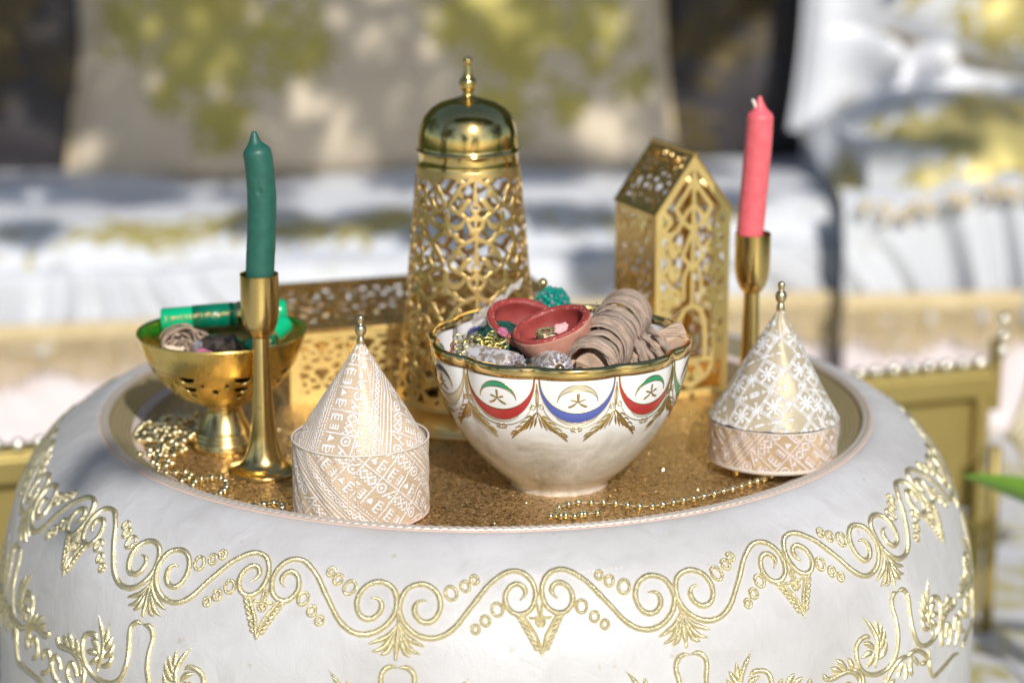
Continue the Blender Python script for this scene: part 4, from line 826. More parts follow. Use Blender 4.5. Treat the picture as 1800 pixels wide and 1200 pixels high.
def bark_bundle(label, A, B, rA, rB, turns, stickr, stick_ext, seed, cover=.97):
    A = Vector(A); B = Vector(B); D = B - A; L = D.length; t = thing('bark_bundle', label, 'wood', A); t.rotation_euler = D.to_track_quat('Z', 'Y').to_euler(); rnd = random.Random(seed)
    # split wooden stick in the middle
    z0, z1 = -stick_ext[0], L + stick_ext[1]; V = []; n = 14; nz = 16; prof = [stickr * rnd.uniform(.80, 1.12) for _ in range(n)]
    for i in range(nz):
        z = z0 + (z1 - z0) * i / (nz - 1)
        for k in range(n):
            a = 2 * pi * k / n; r = prof[k] * (1 + .03 * sin(i + k)); e = (rnd.uniform(-.0014, .0014) if i in (0, nz - 1) else 0); V.append((r * cos(a), r * .86 * sin(a), z + e))
    F = [(i * n + k, i * n + (k + 1) % n, (i + 1) * n + (k + 1) % n, (i + 1) * n + k) for i in range(nz - 1) for k in range(n)]
    for base, zz in ((0, z0), ((nz - 1) * n, z1)):
        V.append((0, 0, zz + rnd.uniform(-.001, .001))); c = len(V) - 1
        for k in range(n): F.append((base + k, base + (k + 1) % n, c) if base else (base + (k + 1) % n, base + k, c))
    U = [(math.atan2(v[1], v[0]) * stickr, v[2]) for v in V]
    ob('stick', me('stick', V, F, 'pale_wood', False, U), t)
    # strips of bark wound round it, each a strip of its own that overlaps the next
    for q in range(turns):
        f = q / (turns - 1); zc = L * (.02 + (cover - .02) * f); r = (rA + (rB - rA) * f) * rnd.uniform(.93, 1.05); w = L * cover / turns * rnd.uniform(.95, 1.5); a0 = rnd.uniform(0, 6.28); N = 56; tot = 2 * pi * rnd.uniform(.95, 1.25); tilt = rnd.uniform(.10, .30) * (1 if rnd.random() < .85 else -1); m = 5; V = []; U = []
        ph = rnd.uniform(0, 6); lip = rnd.uniform(-.0016, .0026); ta = rnd.uniform(0, 6)
        for i in range(N):
            g = i / (N - 1); a = a0 + tot * g; ww = w * min(1, g * 9 + .12, (1 - g) * 7 + .12) * rnd.uniform(.93, 1.06) * (1 + .12 * sin(a * 2.3 + ph)); rr = r * (1 + .035 * sin(a + ph) + .03 * sin(2.4 * a) + .012 * sin(9 * a + ph)) + .0012 * g
            for j in range(m):
                v = -1 + 2 * j / (m - 1); z = zc + tilt * r * sin(a + ta) + v * ww / 2 + .0004 * sin(7 * a + ph * 3); V.append(((rr + lip * v + .0009 * (1 - v * v)) * cos(a), (rr + lip * v + .0009 * (1 - v * v)) * sin(a), z)); U.append((v * ww, a * r) if False else (a * r, v * ww / 2))
        F = [(i * m + j, (i + 1) * m + j, (i + 1) * m + j + 1, i * m + j + 1) for i in range(N - 1) for j in range(m - 1)]
        o = ob('bark_strip', me('bark_strip', V, F, 'bark', True, U), t); solid(o, .0007, 0)
    for q in range(5):
        a = rnd.uniform(0, 6.28); z = L * rnd.uniform(.55, 1.0); r = rB * 1.05
        tube('loose_fibre', crom([(r * cos(a), r * sin(a), z), (r * 1.15 * cos(a + .2), r * 1.15 * sin(a + .2), z + .004), (r * 1.25 * cos(a + .5), r * 1.25 * sin(a + .5), z + .011)], 4), .00035, 'bark', t, 4)
    return t
bark_bundle('large stick wrapped in brown bark strips, leaning up beside the clay cups', (.0715, -.2330, .0985), (.1000, -.1500, .1125), .0165, .0170, 12, .0105, (.002, -.012), 3)
bark_bundle('small bark wrapped stick with its pale wood end over the right rim of the bowl', (.0960, -.1950, .0900), (.1330, -.1830, .1055), .0118, .0118, 7, .0102, (.002, .0040), 8, .62)
t = thing('bark_bundle', 'pale split stick lying under the front clay cup', 'wood', (.0560, -.2180, .0920), (0, R(68), R(25))); tube('stick', cyl_pts((0, 0, -.016), (0, 0, .022), 6), .0062, 'pale_wood', t, 9)

def jewel_tube(label, A, B, r, lab):
    A = Vector(A); D = Vector(B) - A; L = D.length; t = thing('jewelled_tube', label, 'tube', A); t.rotation_euler = D.to_track_quat('Z', 'Y').to_euler()
    lathe('lace_sleeve', [(.0005, L), (r * .9, L), (r * 1.02, L * .95), (r, L * .6), (r * 1.01, L * .3), (r * .98, .001), (r * .9, 0)], 'silver_lace', 48, t)
    cp = lathe('cap_plate', [(r * .9, 0), (r * .9, -.0012), (.0005, -.0012)], 'silver_lace', 32, t)
    g = sphere_mesh('rhinestone', .00145, 'rhinestone', 6, 4)
    for ring, n in ((r * .80, 14), (r * .56, 9)):
        for i in range(n): a = 2 * pi * i / n; ob('rhinestone', g, cp, (ring * cos(a), ring * sin(a), -.0018 - (.0006 if n == 9 else 0)), (a, .4, a))
    ob('centre_pearl', sphere_mesh('centre_pearl', .0034, 'brown_pearl', 20, 12), cp, (0, 0, -.0030)); return t
jewel_tube('silver lace tube with rhinestone and pearl cap, at the bottom centre of the bowl rim', (.0500, -.2450, .1000), (.0380, -.2050, .0930), .0105, 0)
jewel_tube('silver lace tube lying at the left, its pearl cap half hidden by the rim', (.0215, -.2330, .0975), (-.0130, -.2020, .0965), .0100, 0)
def one(name, label, cat, m, loc, group=None): return tag(ob(name, m, None, loc), label, cat, group)
one('pearl', 'single gold pearl lying between the two jewelled tubes', 'pearl', sphere_mesh('pearl', .0042, 'gold_pearl', 18, 12), (.0315, -.2440, .0985))
one('pearl', 'small gold pearl on top of the green crystal cluster', 'pearl', sphere_mesh('pearl', .0036, 'gold_pearl', 18, 12), (.0412, -.1150, .1262))
one('pearl', 'dark gold pearl between the jewelled tube and the large bark bundle', 'pearl', sphere_mesh('pearl', .0032, 'brown_pearl', 18, 12), (.0640, -.2440, .0980))
t = thing('crystal_ball', 'ball of green crystals and rhinestones behind the clay cups', 'ornament', (.0480, -.1240, .1130)); g1 = sphere_mesh('green_crystal', .0024, 'emerald_gem', 6, 4); g2 = sphere_mesh('clear_crystal', .0016, 'rhinestone', 6, 4)
co_ = ob('core', sphere_mesh('core', .0105, 'emerald_gem', 16, 10), t)
for i in range(110):
    z = 1 - 2 * (i + .5) / 110; a = i * 2.39996; q = math.sqrt(1 - z * z); ob('green_crystal' if i % 3 else 'clear_crystal', g1 if i % 3 else g2, co_, (.0112 * q * cos(a), .0112 * q * sin(a), .0112 * z), (a, z, i))
t = thing('thread_ball', 'dark green ball of thread in the shadow at the left of the clay cups', 'thread', (.0120, -.1800, .0960)); random.seed(14)
for i in range(46):
    ax = Vector((random.gauss(0, 1), random.gauss(0, 1), random.gauss(0, 1))).normalized(); u = ax.orthogonal().normalized(); w = ax.cross(u); r_ = .0185 * random.uniform(.92, 1.03)
    tube('thread_loop', [tuple((u * cos(a) + w * sin(a)) * r_) for a in np.linspace(0, 2 * pi, 30, endpoint=False)], .0010, 'green_thread', t, 5, True)
ob('core', sphere_mesh('core', .0175, 'green_thread', 20, 12), t)
t = thing('tinsel_curl', 'tangle of thin curly gold wire tinsel at the left inside the bowl', 'tinsel', (-.0020, -.2060, .1020)); random.seed(15)
for i in range(22):
    c = Vector((random.uniform(-.016, .016), random.uniform(-.006, .008), random.uniform(-.002, .004))); r_ = random.uniform(.0022, .0048); a0 = random.uniform(0, 6); b0 = random.uniform(-1, 1)
    tube('wire_curl', [(c.x + r_ * cos(a0 + j * .45) + j * .0005 * b0, c.y + r_ * sin(a0 + j * .45) * cos(b0), c.z + r_ * sin(a0 + j * .45) * .7 + .0003 * j) for j in range(22)], .00038, 'tinsel', t, 4)
t = thing('film_wrap', 'wisp of clear crinkled film rising to the crystal cluster', 'film', (.0060, -.1600, .1120)); random.seed(16)
for i in range(5):
    V = []; F = []
    for k in range(12):
        for j in range(3):
            f = k / 11; V.append((-.014 + .034 * f + .0015 * sin(k * 1.7 + i), .050 * f + (j - 1) * .0010, -.004 + .018 * f + .0022 * sin(k * 2.3 + i * 2) + (j - 1) * (.0032 - .0018 * f) * (1 if i % 2 else -.6)))
    for k in range(11):
        for j in range(2): F.append((k * 3 + j, k * 3 + 3 + j, k * 3 + 4 + j, k * 3 + j + 1))
    ob('film_fold', me('film_fold', V, F, 'film', True, [(v[0], v[1]) for v in V]), t)
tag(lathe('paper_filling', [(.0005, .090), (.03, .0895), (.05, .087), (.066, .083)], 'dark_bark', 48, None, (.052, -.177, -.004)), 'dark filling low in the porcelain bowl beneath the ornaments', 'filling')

# ================================================================== OPENWORK BRASS: lantern, house, box
def arabesque(W, H, n, w=.0013, vmod=3):
    """half width strokes for n mirrored columns: ogee net, almond rings, scrolls and leaves"""
    L = []; cw = W / n; mh = H / vmod
    for i in range(n):
        x0 = (i + .5) * cw
        for j in range(vmod):
            y0 = j * mh
            for s in (1, -1):
                L.append(([(x0 + s * cw * (.02 + .46 * math.sin(pi * t) ** 1.3), y0 + mh * t) for t in np.linspace(0, 1, 16)], w * 1.25))
                L.append((spiral(x0 + s * cw * .20, y0 + mh * .66, cw * .15, cw * .04, pi / 2 if s > 0 else pi / 2, -s * 1.15, 16), w * .85))
                L.append((spiral(x0 + s * cw * .19, y0 + mh * .30, cw * .13, cw * .04, -pi / 2, s * 1.1, 16), w * .8))
                L.append(([(x0, y0 + mh * .08), (x0 + s * cw * .12, y0 + mh * .20), (x0 + s * cw * .34, y0 + mh * .30)], w * .7))
                L.append((spiral(x0 + s * cw * .5 - s * cw * .10, y0 + mh * .02, cw * .11, cw * .03, 0, s * 1.0, 14), w * .8))
                L.append(([(x0 + s * cw * .5, y0 - mh * .18), (x0 + s * cw * .43, y0), (x0 + s * cw * .5, y0 + mh * .18)], w * .9))
            L.append((ringp(x0, y0 + mh * .49, cw * .10, 16, mh * .10), w * .85)); L.append(([(x0, y0 + mh * .59), (x0, y0 + mh * .98)], w * .8)); L.append(([(x0, y0), (x0, y0 + mh * .39)], w * .7))
    return L
def lace(W, H, n, vmod, w=.0013):
    L = []; cw = W / n; mh = H / vmod
    def leafs(P, wm):
        P = crom(P, 4); m = len(P)
        for i in range(m - 1): L.append((P[i:i + 2], wm * (.35 + .75 * math.sin(pi * min(1, (i + .7) / m)))))
    for i in range(n + 1):
        x0 = i * cw
        for j in range(-1, vmod):
            y0 = j * mh
            for s in (1, -1):
                q = lambda a, b: (x0 + s * cw * a, y0 + mh * b)
                L.append(([q(.03 + .20 * (1 - math.cos(2 * pi * t)) + .045 * math.sin(6 * pi * t), t) for t in np.linspace(0, 1, 20)], w * 1.15))
                leafs([q(.34, .33), q(.24, .38), q(.16, .50), q(.10, .52)], w * 1.6); leafs([q(.40, .60), q(.30, .66), q(.24, .60)], w * 1.5)
                leafs([q(.20, .20), q(.26, .10), q(.36, .07), q(.44, .12)], w * 1.5); leafs([q(.18, .82), q(.30, .86), q(.36, .94), q(.50, .96)], w * 1.35)
                leafs([q(.0, .30), q(.06, .22), q(.15, .19)], w * 1.3)
                L.append(([q(.5, -.08), q(.455, .0), q(.5, .10), q(.47, .22), q(.5, .34)], w * .8))
            L.append((ringp(x0, y0 + mh * .40, cw * .07, 14, mh * .065), w * .85)); L.append(([(x0, y0 - mh * .04), (x0, y0 + mh * .33)], w * .8)); leafs([(x0, y0 + mh * .47), (x0, y0 + mh * .56), (x0, y0 + mh * .66)], w * 1.5); L.append(([(x0, y0 + mh * .62), (x0, y0 + mh * 1.0)], w * .7))
    return L
t = thing('pierced_lantern', 'tall tapered brass lantern with domed lid and pierced scroll sides', 'lantern', (-.0125, -.030, -.001))
lathe('base', [(.0005, .001), (.0540, .001), (.0560, .0005), (.0572, .002), (.0572, .004), (.0556, .0055), (.0548, .0062), (.0545, .0210), (.0552, .0216), (.0546, .0226), (.0530, .0230)], 'sheet_brass', 96, t)
H = .1745; W = 2 * pi * .046
def lfn(x, y):
    ph = x / .046 + .15; f = y / H; r = .0535 + (.0374 - .0535) * f; return (r * sin(ph), -r * cos(ph), .0222 + y)
asd = strokes_sdf(lace(W, H - .004, 6, 4, .00138))
def lsdf(X, Y):
    D = np.maximum(asd(X, Y - .004), asd(X - W, Y - .004)); D = np.maximum(D, asd(X + W, Y - .004)); D = np.maximum(D, .0045 - Y); return np.maximum(D, Y - (H - .0050))
perforated('pierced_wall', lfn, W, H, .00085, lsdf, 'sheet_brass', t, True, .0009)
lathe('lid_band', [(.0374, .1950), (.0376, .1958), (.0374, .1964), (.0368, .2060), (.0373, .2070)], 'polished_brass', 96, t)
dl = lathe('domed_lid', [(.0374, .2064), (.0382, .2072), (.0378, .2082), (.0368, .2086), (.0366, .2110), (.0362, .2190), (.0348, .2255), (.0315, .2325), (.0265, .2380), (.0200, .2418), (.0120, .2440), (.0075, .2446)], 'polished_brass', 96, t)
lathe('finial', [(.0105, 0.2438), (.0092, 0.2450), (.0056, 0.2459), (.0040, 0.2474), (.0038, 0.2500), (.0052, 0.2510), (.0060, 0.2530), (.0064, 0.2556), (.0058, 0.2582), (.0044, 0.2599), (.0034, 0.2629), (.0026, 0.2668), (.0022, 0.2693), (.0030, 0.2705), (.0033, 0.2722), (.0028, 0.2736), (.0012, 0.2746), (.0003, 0.2748)], 'polished_brass', 40, dl, smooth_n=4)

def sheet(name, o0, ux, uy, W, H, cell, sdf, mat, parent, thick=.0009):
    o0, ux, uy = map(np.array, (o0, ux, uy)); o = perforated(name, lambda x, y: tuple(o0 + ux * x + uy * y), W, H, cell, sdf, mat, parent, False, thick)
    o.data.polygons.foreach_set('use_smooth', [False] * len(o.data.polygons)); return o
# house lantern: local frame x to the right along the gable front, y into the depth
rz = R(24.8); hs = thing('house_lantern', 'house shaped pierced brass lantern with steep roof, behind the porcelain bowl', 'lantern', (.1290, .0200, 0), (0, 0, rz))
HW_, HD, HE, HP = .0640, .0665, .1468, .1900
def house_front(X, Y):
    cx = HW_ / 2; L = []
    def arch(y0, y1, hw, w): L.append(([(cx - hw, y0)] + [(cx - hw * math.cos(a) ** .8 * (1 if a < pi / 2 else 1), y0 + (y1 - y0) * (.45 + .55 * math.sin(a))) for a in np.linspace(0.01, pi / 2 - .01, 10)] + [(cx + hw * math.sin(a) ** .8, y0 + (y1 - y0) * (.45 + .55 * math.cos(a))) for a in np.linspace(0.01, pi / 2 - .01, 10)] + [(cx + hw, y0)], w))
    arch(.030, .072, .0120, .0019); arch(.078, .104, .0075, .0015)
    for s in (1, -1):
        for y in (.082, .100, .118): L.append((spiral(cx + s * .0150, y, .0058, .0016, -pi / 2, s * 1.25, 22), .0016))
        for y in (.035, .050, .066): L.append((spiral(cx + s * .0215, y, .0052, .0014, pi / 2, -s * 1.2, 20), .0016))
        for y in (.042, .058, .074, .090, .108, .126, .140): L.append(([(cx + s * .0265, y - .009), (cx + s * .0195, y), (cx + s * .0265, y + .009)], .0017))
        L.append(([(cx + s * .002, .104), (cx + s * .009, .112), (cx + s * .004, .124), (cx, .132)], .0017)); L.append(([(cx, .132), (cx + s * .010, .140), (cx + s * .0155, .150), (cx + s * .006, .162), (cx, .174)], .0017))
        L.append(([(cx + s * .026, .128), (cx + s * .014, .132), (cx + s * .006, .146), (cx, .152)], .0016)); L.append((spiral(cx + s * .006, .017, .0045, .0012, 0, 1, 16), .0015)); L.append(([(cx, .008), (cx + s * .014, .016), (cx + s * .020, .028)], .0017))
    L.append(([(cx, .072), (cx, .180)], .0016)); L.append((ringp(cx, .0185, .0082, 24), .0017)); L.append(([(0, .029), (HW_, .029)], .0018)); L.append(([(0, .075), (cx - .012, .075)], .0016)); L.append(([(HW_, .075), (cx + .012, .075)], .0016))
    D = strokes_sdf(L)(X, Y); e = np.minimum(X, HW_ - X); D = np.maximum(D, .0052 - e); D = np.maximum(D, .0055 - Y)
    s_ = (HP - HE) / (HW_ / 2); roof = (HE + s_ * e - Y) / math.hypot(1, s_); D = np.maximum(D, .0052 - roof); return np.minimum(D, roof)
sheet('front_wall', (0, 0, 0), (1, 0, 0), (0, 0, 1), HW_, HP, .0010, house_front, 'panel_brass', hs)
sheet('back_wall', (0, HD, 0), (1, 0, 0), (0, 0, 1), HW_, HP, .0014, house_front, 'sheet_brass', hs)
def framed(W, H, n, vmod, b=.0055, w=.0011):
    f = strokes_sdf(lace(W - 2 * b, H - 2 * b, n, vmod, w))
    def g(X, Y):
        D = f(X - b, Y - b); return np.maximum(D, b - np.minimum(np.minimum(X, W - X), np.minimum(Y, H - Y)))
    return g
sheet('side_wall', (0, 0, 0), (0, 1, 0), (0, 0, 1), HD, HE, .0011, framed(HD, HE, 2, 4), 'sheet_brass', hs); sheet('side_wall', (HW_, 0, 0), (0, 1, 0), (0, 0, 1), HD, HE, .0014, framed(HD, HE, 2, 4), 'sheet_brass', hs)
rl = math.hypot(HW_ / 2, HP - HE) + .003; sx, sz = (HW_ / 2) / math.hypot(HW_ / 2, HP - HE), (HP - HE) / math.hypot(HW_ / 2, HP - HE)
sheet('roof_panel', (-.0018, -.0015, HE - .001), (0, 1, 0), (sx, 0, sz), HD + .003, rl, .0011, framed(HD + .003, rl, 2, 2, .0045, .0011), 'sheet_brass', hs)
sheet('roof_panel', (HW_ + .0018, -.0015, HE - .001), (0, 1, 0), (-sx, 0, sz), HD + .003, rl, .0014, framed(HD + .003, rl, 2, 2, .005, .0013), 'sheet_brass', hs)
mb = MB(); mb.add(*box_data((HW_ / 2, HD / 2, HP + .0015), (.004, HD + .004, .0016))); ob('ridge_strip', mb.mesh('ridge_strip', 'sheet_brass', False), hs)
mb = MB(); mb.add(*box_data((HW_ / 2, HD / 2, -.0002), (HW_ + .004, HD + .004, .0016))); ob('floor_plate', mb.mesh('floor_plate', 'sheet_brass', False), hs)
lathe('tealight_dish', [(.0005, .002), (.016, .002), (.017, .010), (.0165, .0105), (.0155, .004)], 'yellow_brass', 32, hs, (HW_ / 2, .026, .0008))
# box
bx = thing('pierced_box', 'low rectangular brass box with pierced lid and sides, partly behind the lantern', 'box', (-.1505, .0140, 0), (0, 0, R(17)))
BW, BD, BH = .2300, .1540, .0560
sheet('front_panel', (0, 0, 0), (1, 0, 0), (0, 0, 1), BW, BH, .0011, framed(BW, BH, 6, 2, .0065, .00100), 'panel_brass', bx)
for nm, o0, ux, w_, n in (('back_panel', (0, BD, 0), (1, 0, 0), BW, 7), ('side_panel', (0, 0, 0), (0, 1, 0), BD, 5), ('side_panel', (BW, 0, 0), (0, 1, 0), BD, 5)): sheet(nm, o0, ux, (0, 0, 1), w_, BH, .0014, framed(w_, BH, n, 2, .0065, .00125), 'sheet_brass', bx)
sheet('lid_panel', (-.001, -.001, BH + .001), (1, 0, 0), (0, 1, 0), BW + .002, BD + .002, .0013, framed(BW + .002, BD + .002, 5, 2, .008, .0014), 'sheet_brass', bx)
for a, b in (((0, 0), (BW, 0)), ((0, BD), (BW, BD)), ((0, 0), (0, BD)), ((BW, 0), (BW, BD))):
    tube('lid_edge', cyl_pts((a[0], a[1], BH - .0005), (b[0], b[1], BH - .0005), 3), .0012, 'sheet_brass', bx, 8)

# ------------------------------------------------------------------ settle everything that stands on the tray
for o in [o for o in col.objects if o.parent is None and o.type in ('EMPTY', 'MESH') and o is not pouf]:
    l = o.location; o.location = (l.x * 1.0171 - .0003, l.y * 1.0171 + .0304, l.z * 1.0171 - .009); o.scale = (1.0171,) * 3
SOFA = 10
# ================================================================== BACKGROUND
G0 = -.415
def sheet_grid(name, fn, nu, nv, mat, parent=None, attrs=None):
    V = [fn(i / (nu - 1), j / (nv - 1)) for i in range(nu) for j in range(nv)]
    F = [(i * nv + j, (i + 1) * nv + j, (i + 1) * nv + j + 1, i * nv + j + 1) for i in range(nu - 1) for j in range(nv - 1)]
    return ob(name, me(name, V, F, mat, True, [(v[0], v[1]) for v in V], attrs), parent)
def nz_(x, y, z=0, s=1.): return noise.noise(Vector((x * s, y * s, z * s)))
g = sheet_grid('ground', lambda u, v: (-40 + 80 * u, -40 + 80 * v, G0 - .006), 3, 3, 'grass_ground'); g['kind'] = 'structure'
rug = sheet_grid('carpet', lambda u, v: (-2.6 + 5.2 * u, -4.2 + 6.3 * v, G0 + .012 * max(0, nz_(u * 9, v * 7)) + .022 * abs(nz_(u * 23 + 4, v * 14)) * (1 if u > .55 else .35)), 180, 200, 'rug_brocade'); rug['kind'] = 'structure'  # lengthened past the camera to bounce light onto the tray pieces
# sofa --------------------------------------------------------------
sofa = thing('low_sofa', 'long low sofa seat covered in white and gold brocade with ruffled skirt, behind the pouf', 'sofa', (-.10, 1.29, G0), (0, 0, R(SOFA)))
ZS = .285                                                   # seat height over the ground
def seatfn(u, v):
    x = -1.35 + 2.15 * u; y = -.01 + .50 * v; z = ZS + .012 * nz_(x * 4, y * 5) + .006 * nz_(x * 13, y * 13) + .008 * sin(x * 9) * (v > .5)
    e = min(v, 1 - v) * 8; ex = min(u, 1 - u) * 24
    return (x, y, z + .012 * nz_(x * 7, 3, 1) * (v < .3) - .045 * max(0, 1 - e * .62) ** 2 - .03 * max(0, 1 - ex) ** 2)
smask = []
for i in range(160):
    for j in range(60):
        x, y, z = seatfn(i / 159, j / 59); v = j / 59; smask.append(max(0, 1 - abs(v - .10) / .14) * (1.1 if x < .0 else .8) * (.8 + .6 * nz_(x * 5, 2)) + .8 * max(0, nz_(x * 5 + 3, y * 7, 5) - .15))
sheet_grid('seat_mattress', seatfn, 160, 60, 'seat_brocade', sofa, {'mask': smask})
def ruffle(name, x0, x1, z1, z0, y, amp, mat, parent, n=420, seed=1, flare=.03, nrow=16, rise=0.):
    ph = seed * 1.7
    def f(u, v):
        x = x0 + (x1 - x0) * u; z1_ = z1 + rise * max(0, u) ** 1.3 + .01 * nz_(x * 7, ph); a = x * 52 + 14 * nz_(x * 4 + ph, 1 + v * .5); fold = (sin(a) * .6 + sin(a * .47 + ph) * .5 + .35 * sin(a * 2.1)) * amp * (.12 + .88 * v) * (.6 + .8 * nz_(x * 2.3, ph))
        return (x, y - fold - flare * v ** 1.3 + .03 * max(0, 1 - v * 6) ** 2, z1_ + (z0 - z1_) * v + .004 * nz_(x * 8, v * 4 + ph))
    return sheet_grid(name, f, n, nrow, mat, parent)
ruffle('front_skirt', -1.36, .80, ZS - .036, .150, -.014, .022, 'plain_satin', sofa, seed=2)
def spiral_pts(x, y, z, r, a): return [(x + r * (1 - .75 * k / 12) * cos(a + k * .55), y - .002 * sin(k), z + r * (1 - .75 * k / 12) * sin(a + k * .55)) for k in range(13)]
def fringe(name, x0, x1, z1, z0, y, parent, step=.0045, seed=1):
    mb = MB(); rnd = random.Random(seed); x = x0
    V, F, U = box_data(((x0 + x1) / 2, y, z1 + .004), (x1 - x0, .010, .018)); mb.add(V, F, U)
    while x < x1:
        l = (z1 - z0) * (.75 + .35 * abs(sin(x * 26)) ) * rnd.uniform(.9, 1.1); yy = y - rnd.uniform(0, .006); dx = rnd.uniform(-.002, .002)
        mb.add([(x, yy, z1), (x + .0032, yy - .002, z1), (x + .003 + dx, yy - .003, z1 - l), (x + dx, yy - .001, z1 - l)], [(0, 1, 2, 3)]); x += step
    o = ob(name, mb.mesh(name, 'fringe_gold', False), parent); o['kind'] = 'stuff'; return o
fringe('gold_fringe', -1.36, .80, .172, .115, -.060, sofa, seed=3)
ruffle('lower_valance', -1.36, .80, .150, .004, -.040, .006, 'pink_cloth', sofa, seed=5, flare=.05)
def sidewall(): pass
mb = MB(); mb.add(*box_data((-.28, .25, .13), (2.12, .46, .24))); ob('sofa_base', mb.mesh('sofa_base', 'plain_satin', False), sofa)
def pillow(name, label, loc, rot, w, h, d, mat, clusters=(), seed=0, pinch=0., wrinkle=.006, n=64, group=None):
    t = thing(name, label, 'cushion', loc, rot, group)
    for side in (-1, 1):
        V = []; F = []; A = []
        for i in range(n):
            for j in range(n):
                u = -1 + 2 * i / (n - 1); v = -1 + 2 * j / (n - 1); x = u * w / 2 * (1 - .05 * (1 - v * v)); z = v * h / 2 * (1 - .05 * (1 - u * u)); b = ((1 - u ** 4) * (1 - v ** 4)) ** .5 if abs(u) < 1 and abs(v) < 1 else 0
                y = side * d / 2 * b; nn = wrinkle * nz_(x * 9 + seed, z * 9, seed) * b * 2
                if pinch: q = math.hypot(u, v); a = math.atan2(v, u); y *= (1 - math.exp(-(q / .22) ** 2) * .9) ; y += side * pinch * b * abs(sin(2 * a)) ** .7 * math.exp(-(q - .35) ** 2 / .09) * .55 - side * .012 * b * abs(cos(9 * a)) * math.exp(-q * 2)
                V.append((x, y + nn, z)); m = 0
                for cx, cz, rr, s_ in clusters:
                    m = max(m, s_ * max(0, 1 - math.hypot((x - cx) / rr, (z - cz) / rr) ** 2 * .9))
                A.append(m)
        F = [(i * n + j, (i + 1) * n + j, (i + 1) * n + j + 1, i * n + j + 1) if side < 0 else (i * n + j, i * n + j + 1, (i + 1) * n + j + 1, (i + 1) * n + j) for i in range(n - 1) for j in range(n - 1)]
        ob('front_cover' if side < 0 else 'back_cover', me('cover', V, F, mat, True, [(v[0], v[2]) for v in V], {'mask': A}), t)
    P = [(w / 2 * u * (1 - .05 * (1 - v * v)), 0, h / 2 * v * (1 - .05 * (1 - u * u))) for u, v in [(-1 + 2 * q / 20, -1) for q in range(20)] + [(1, -1 + 2 * q / 20) for q in range(20)] + [(1 - 2 * q / 20, 1) for q in range(20)] + [(-1, 1 - 2 * q / 20) for q in range(20)]]
    tube('piping', P, .004, 'fringe_gold' if clusters else 'plain_satin', t, 6, True); return t
cl = [(-.24, -.04, .14, 1), (-.12, -.06, .09, .95), (-.34, -.03, .08, .9), (.20, -.04, .13, 1), (.31, -.05, .09, .95), (.11, -.03, .07, .9), (-.22, -.165, .075, 1), (-.29, -.13, .05, .9), (.17, -.165, .075, 1), (.27, -.15, .05, .9), (.37, -.12, .05, .8)]
c_, s_ = cos(R(SOFA)), sin(R(SOFA))
def sp(x, y, z): return (-.10 + x * c_ - y * s_, 1.29 + x * s_ + y * c_, G0 + z)
pillow('back_cushion', 'wide pale cushion with olive gold flower embroidery, in the middle of the sofa back', sp(-.01, .40, ZS + .235), (R(-10), 0, R(SOFA - 4)), .88, .50, .17, 'cushion_brocade', cl, 1)
pillow('back_cushion', 'pale gold flowered cushion at the far left end of the sofa', sp(-.79, .37, ZS + .23), (R(-9), 0, R(SOFA + 6)), .44, .50, .16, 'cushion_brocade', [(-.02, .0, .12, .9), (.16, -.1, .09, 1), (.18, .1, .09, 1), (-.1, -.14, .1, 1)], 4)
pillow('back_cushion', 'dark cushion added to fill the dark gap between the two pale cushions', sp(-.525, .46, ZS + .24), (R(-6), 0, R(SOFA)), .26, .52, .12, 'dark_fabric', (), 6, wrinkle=.012)  # added pillow, dark cloth in place of the dark gap
pillow('tufted_cushion', 'shiny white cushion pinched by a dark button in its middle, at the upper right', sp(.715, .26, ZS + .180), (R(-16), R(8), R(SOFA - 2)), .27, .28, .13, 'bright_satin', (), 8, pinch=.16)
ob('button', sphere_mesh('button', .034, 'dark_fabric', 12, 8), [o for o in col.objects if o.get('category') == 'cushion'][-1], (0, -.028, 0))
pillow('shade_cushion', 'added dark cushion standing in for deep shade between the wide and tufted cushions', sp(.56, .49, ZS + .24), (R(-6), 0, R(SOFA)), .34, .56, .14, 'dark_fabric', (), 9, wrinkle=.012)  # dark cloth stands in for the deep shade of this gap
# sofa back wall
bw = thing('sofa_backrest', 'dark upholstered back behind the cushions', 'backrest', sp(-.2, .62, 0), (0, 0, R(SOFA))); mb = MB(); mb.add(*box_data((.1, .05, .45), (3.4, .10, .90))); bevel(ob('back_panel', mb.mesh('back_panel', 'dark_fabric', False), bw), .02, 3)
mb = MB(); mb.add(*box_data((-.475, -.10, .52), (.06, .05, .80))); bevel(ob('gilt_post', mb.mesh('gilt_post', 'bronze_fabric', False), bw), .01, 2)
# armchair at the right
ac = thing('low_armchair', 'armchair draped in white cloth with gold embroidery and gathered skirt', 'armchair', (.575, 1.33, G0), (0, 0, R(5)))
def acf(u, v):
    x = -.115 + .95 * u; y = -.02 + .45 * v; return (x, y, .355 + .13 * u ** 1.3 + .035 * nz_(x * 7, y * 9) + .02 * abs(nz_(x * 17, y * 12)) - .05 * max(0, 1 - min(v, 1 - v) * 6) ** 2 - .08 * max(0, 1 - min(u, 1 - u) * 9) ** 2 + .09 * v)
sheet_grid('arm_top', acf, 90, 50, 'seat_brocade', ac, {'mask': [max(0, 1 - abs(j / 49 - .15) / .35) * 1.2 + 1.2 * max(0, nz_(i * .07, j * .12, 4)) for i in range(90) for j in range(50)]})
ruffle('gathered_skirt', -.13, .85, .325, .160, -.030, .045, 'plain_satin', ac, seed=7, flare=.03, n=400, rise=.13)
rl_ = random.Random(31)
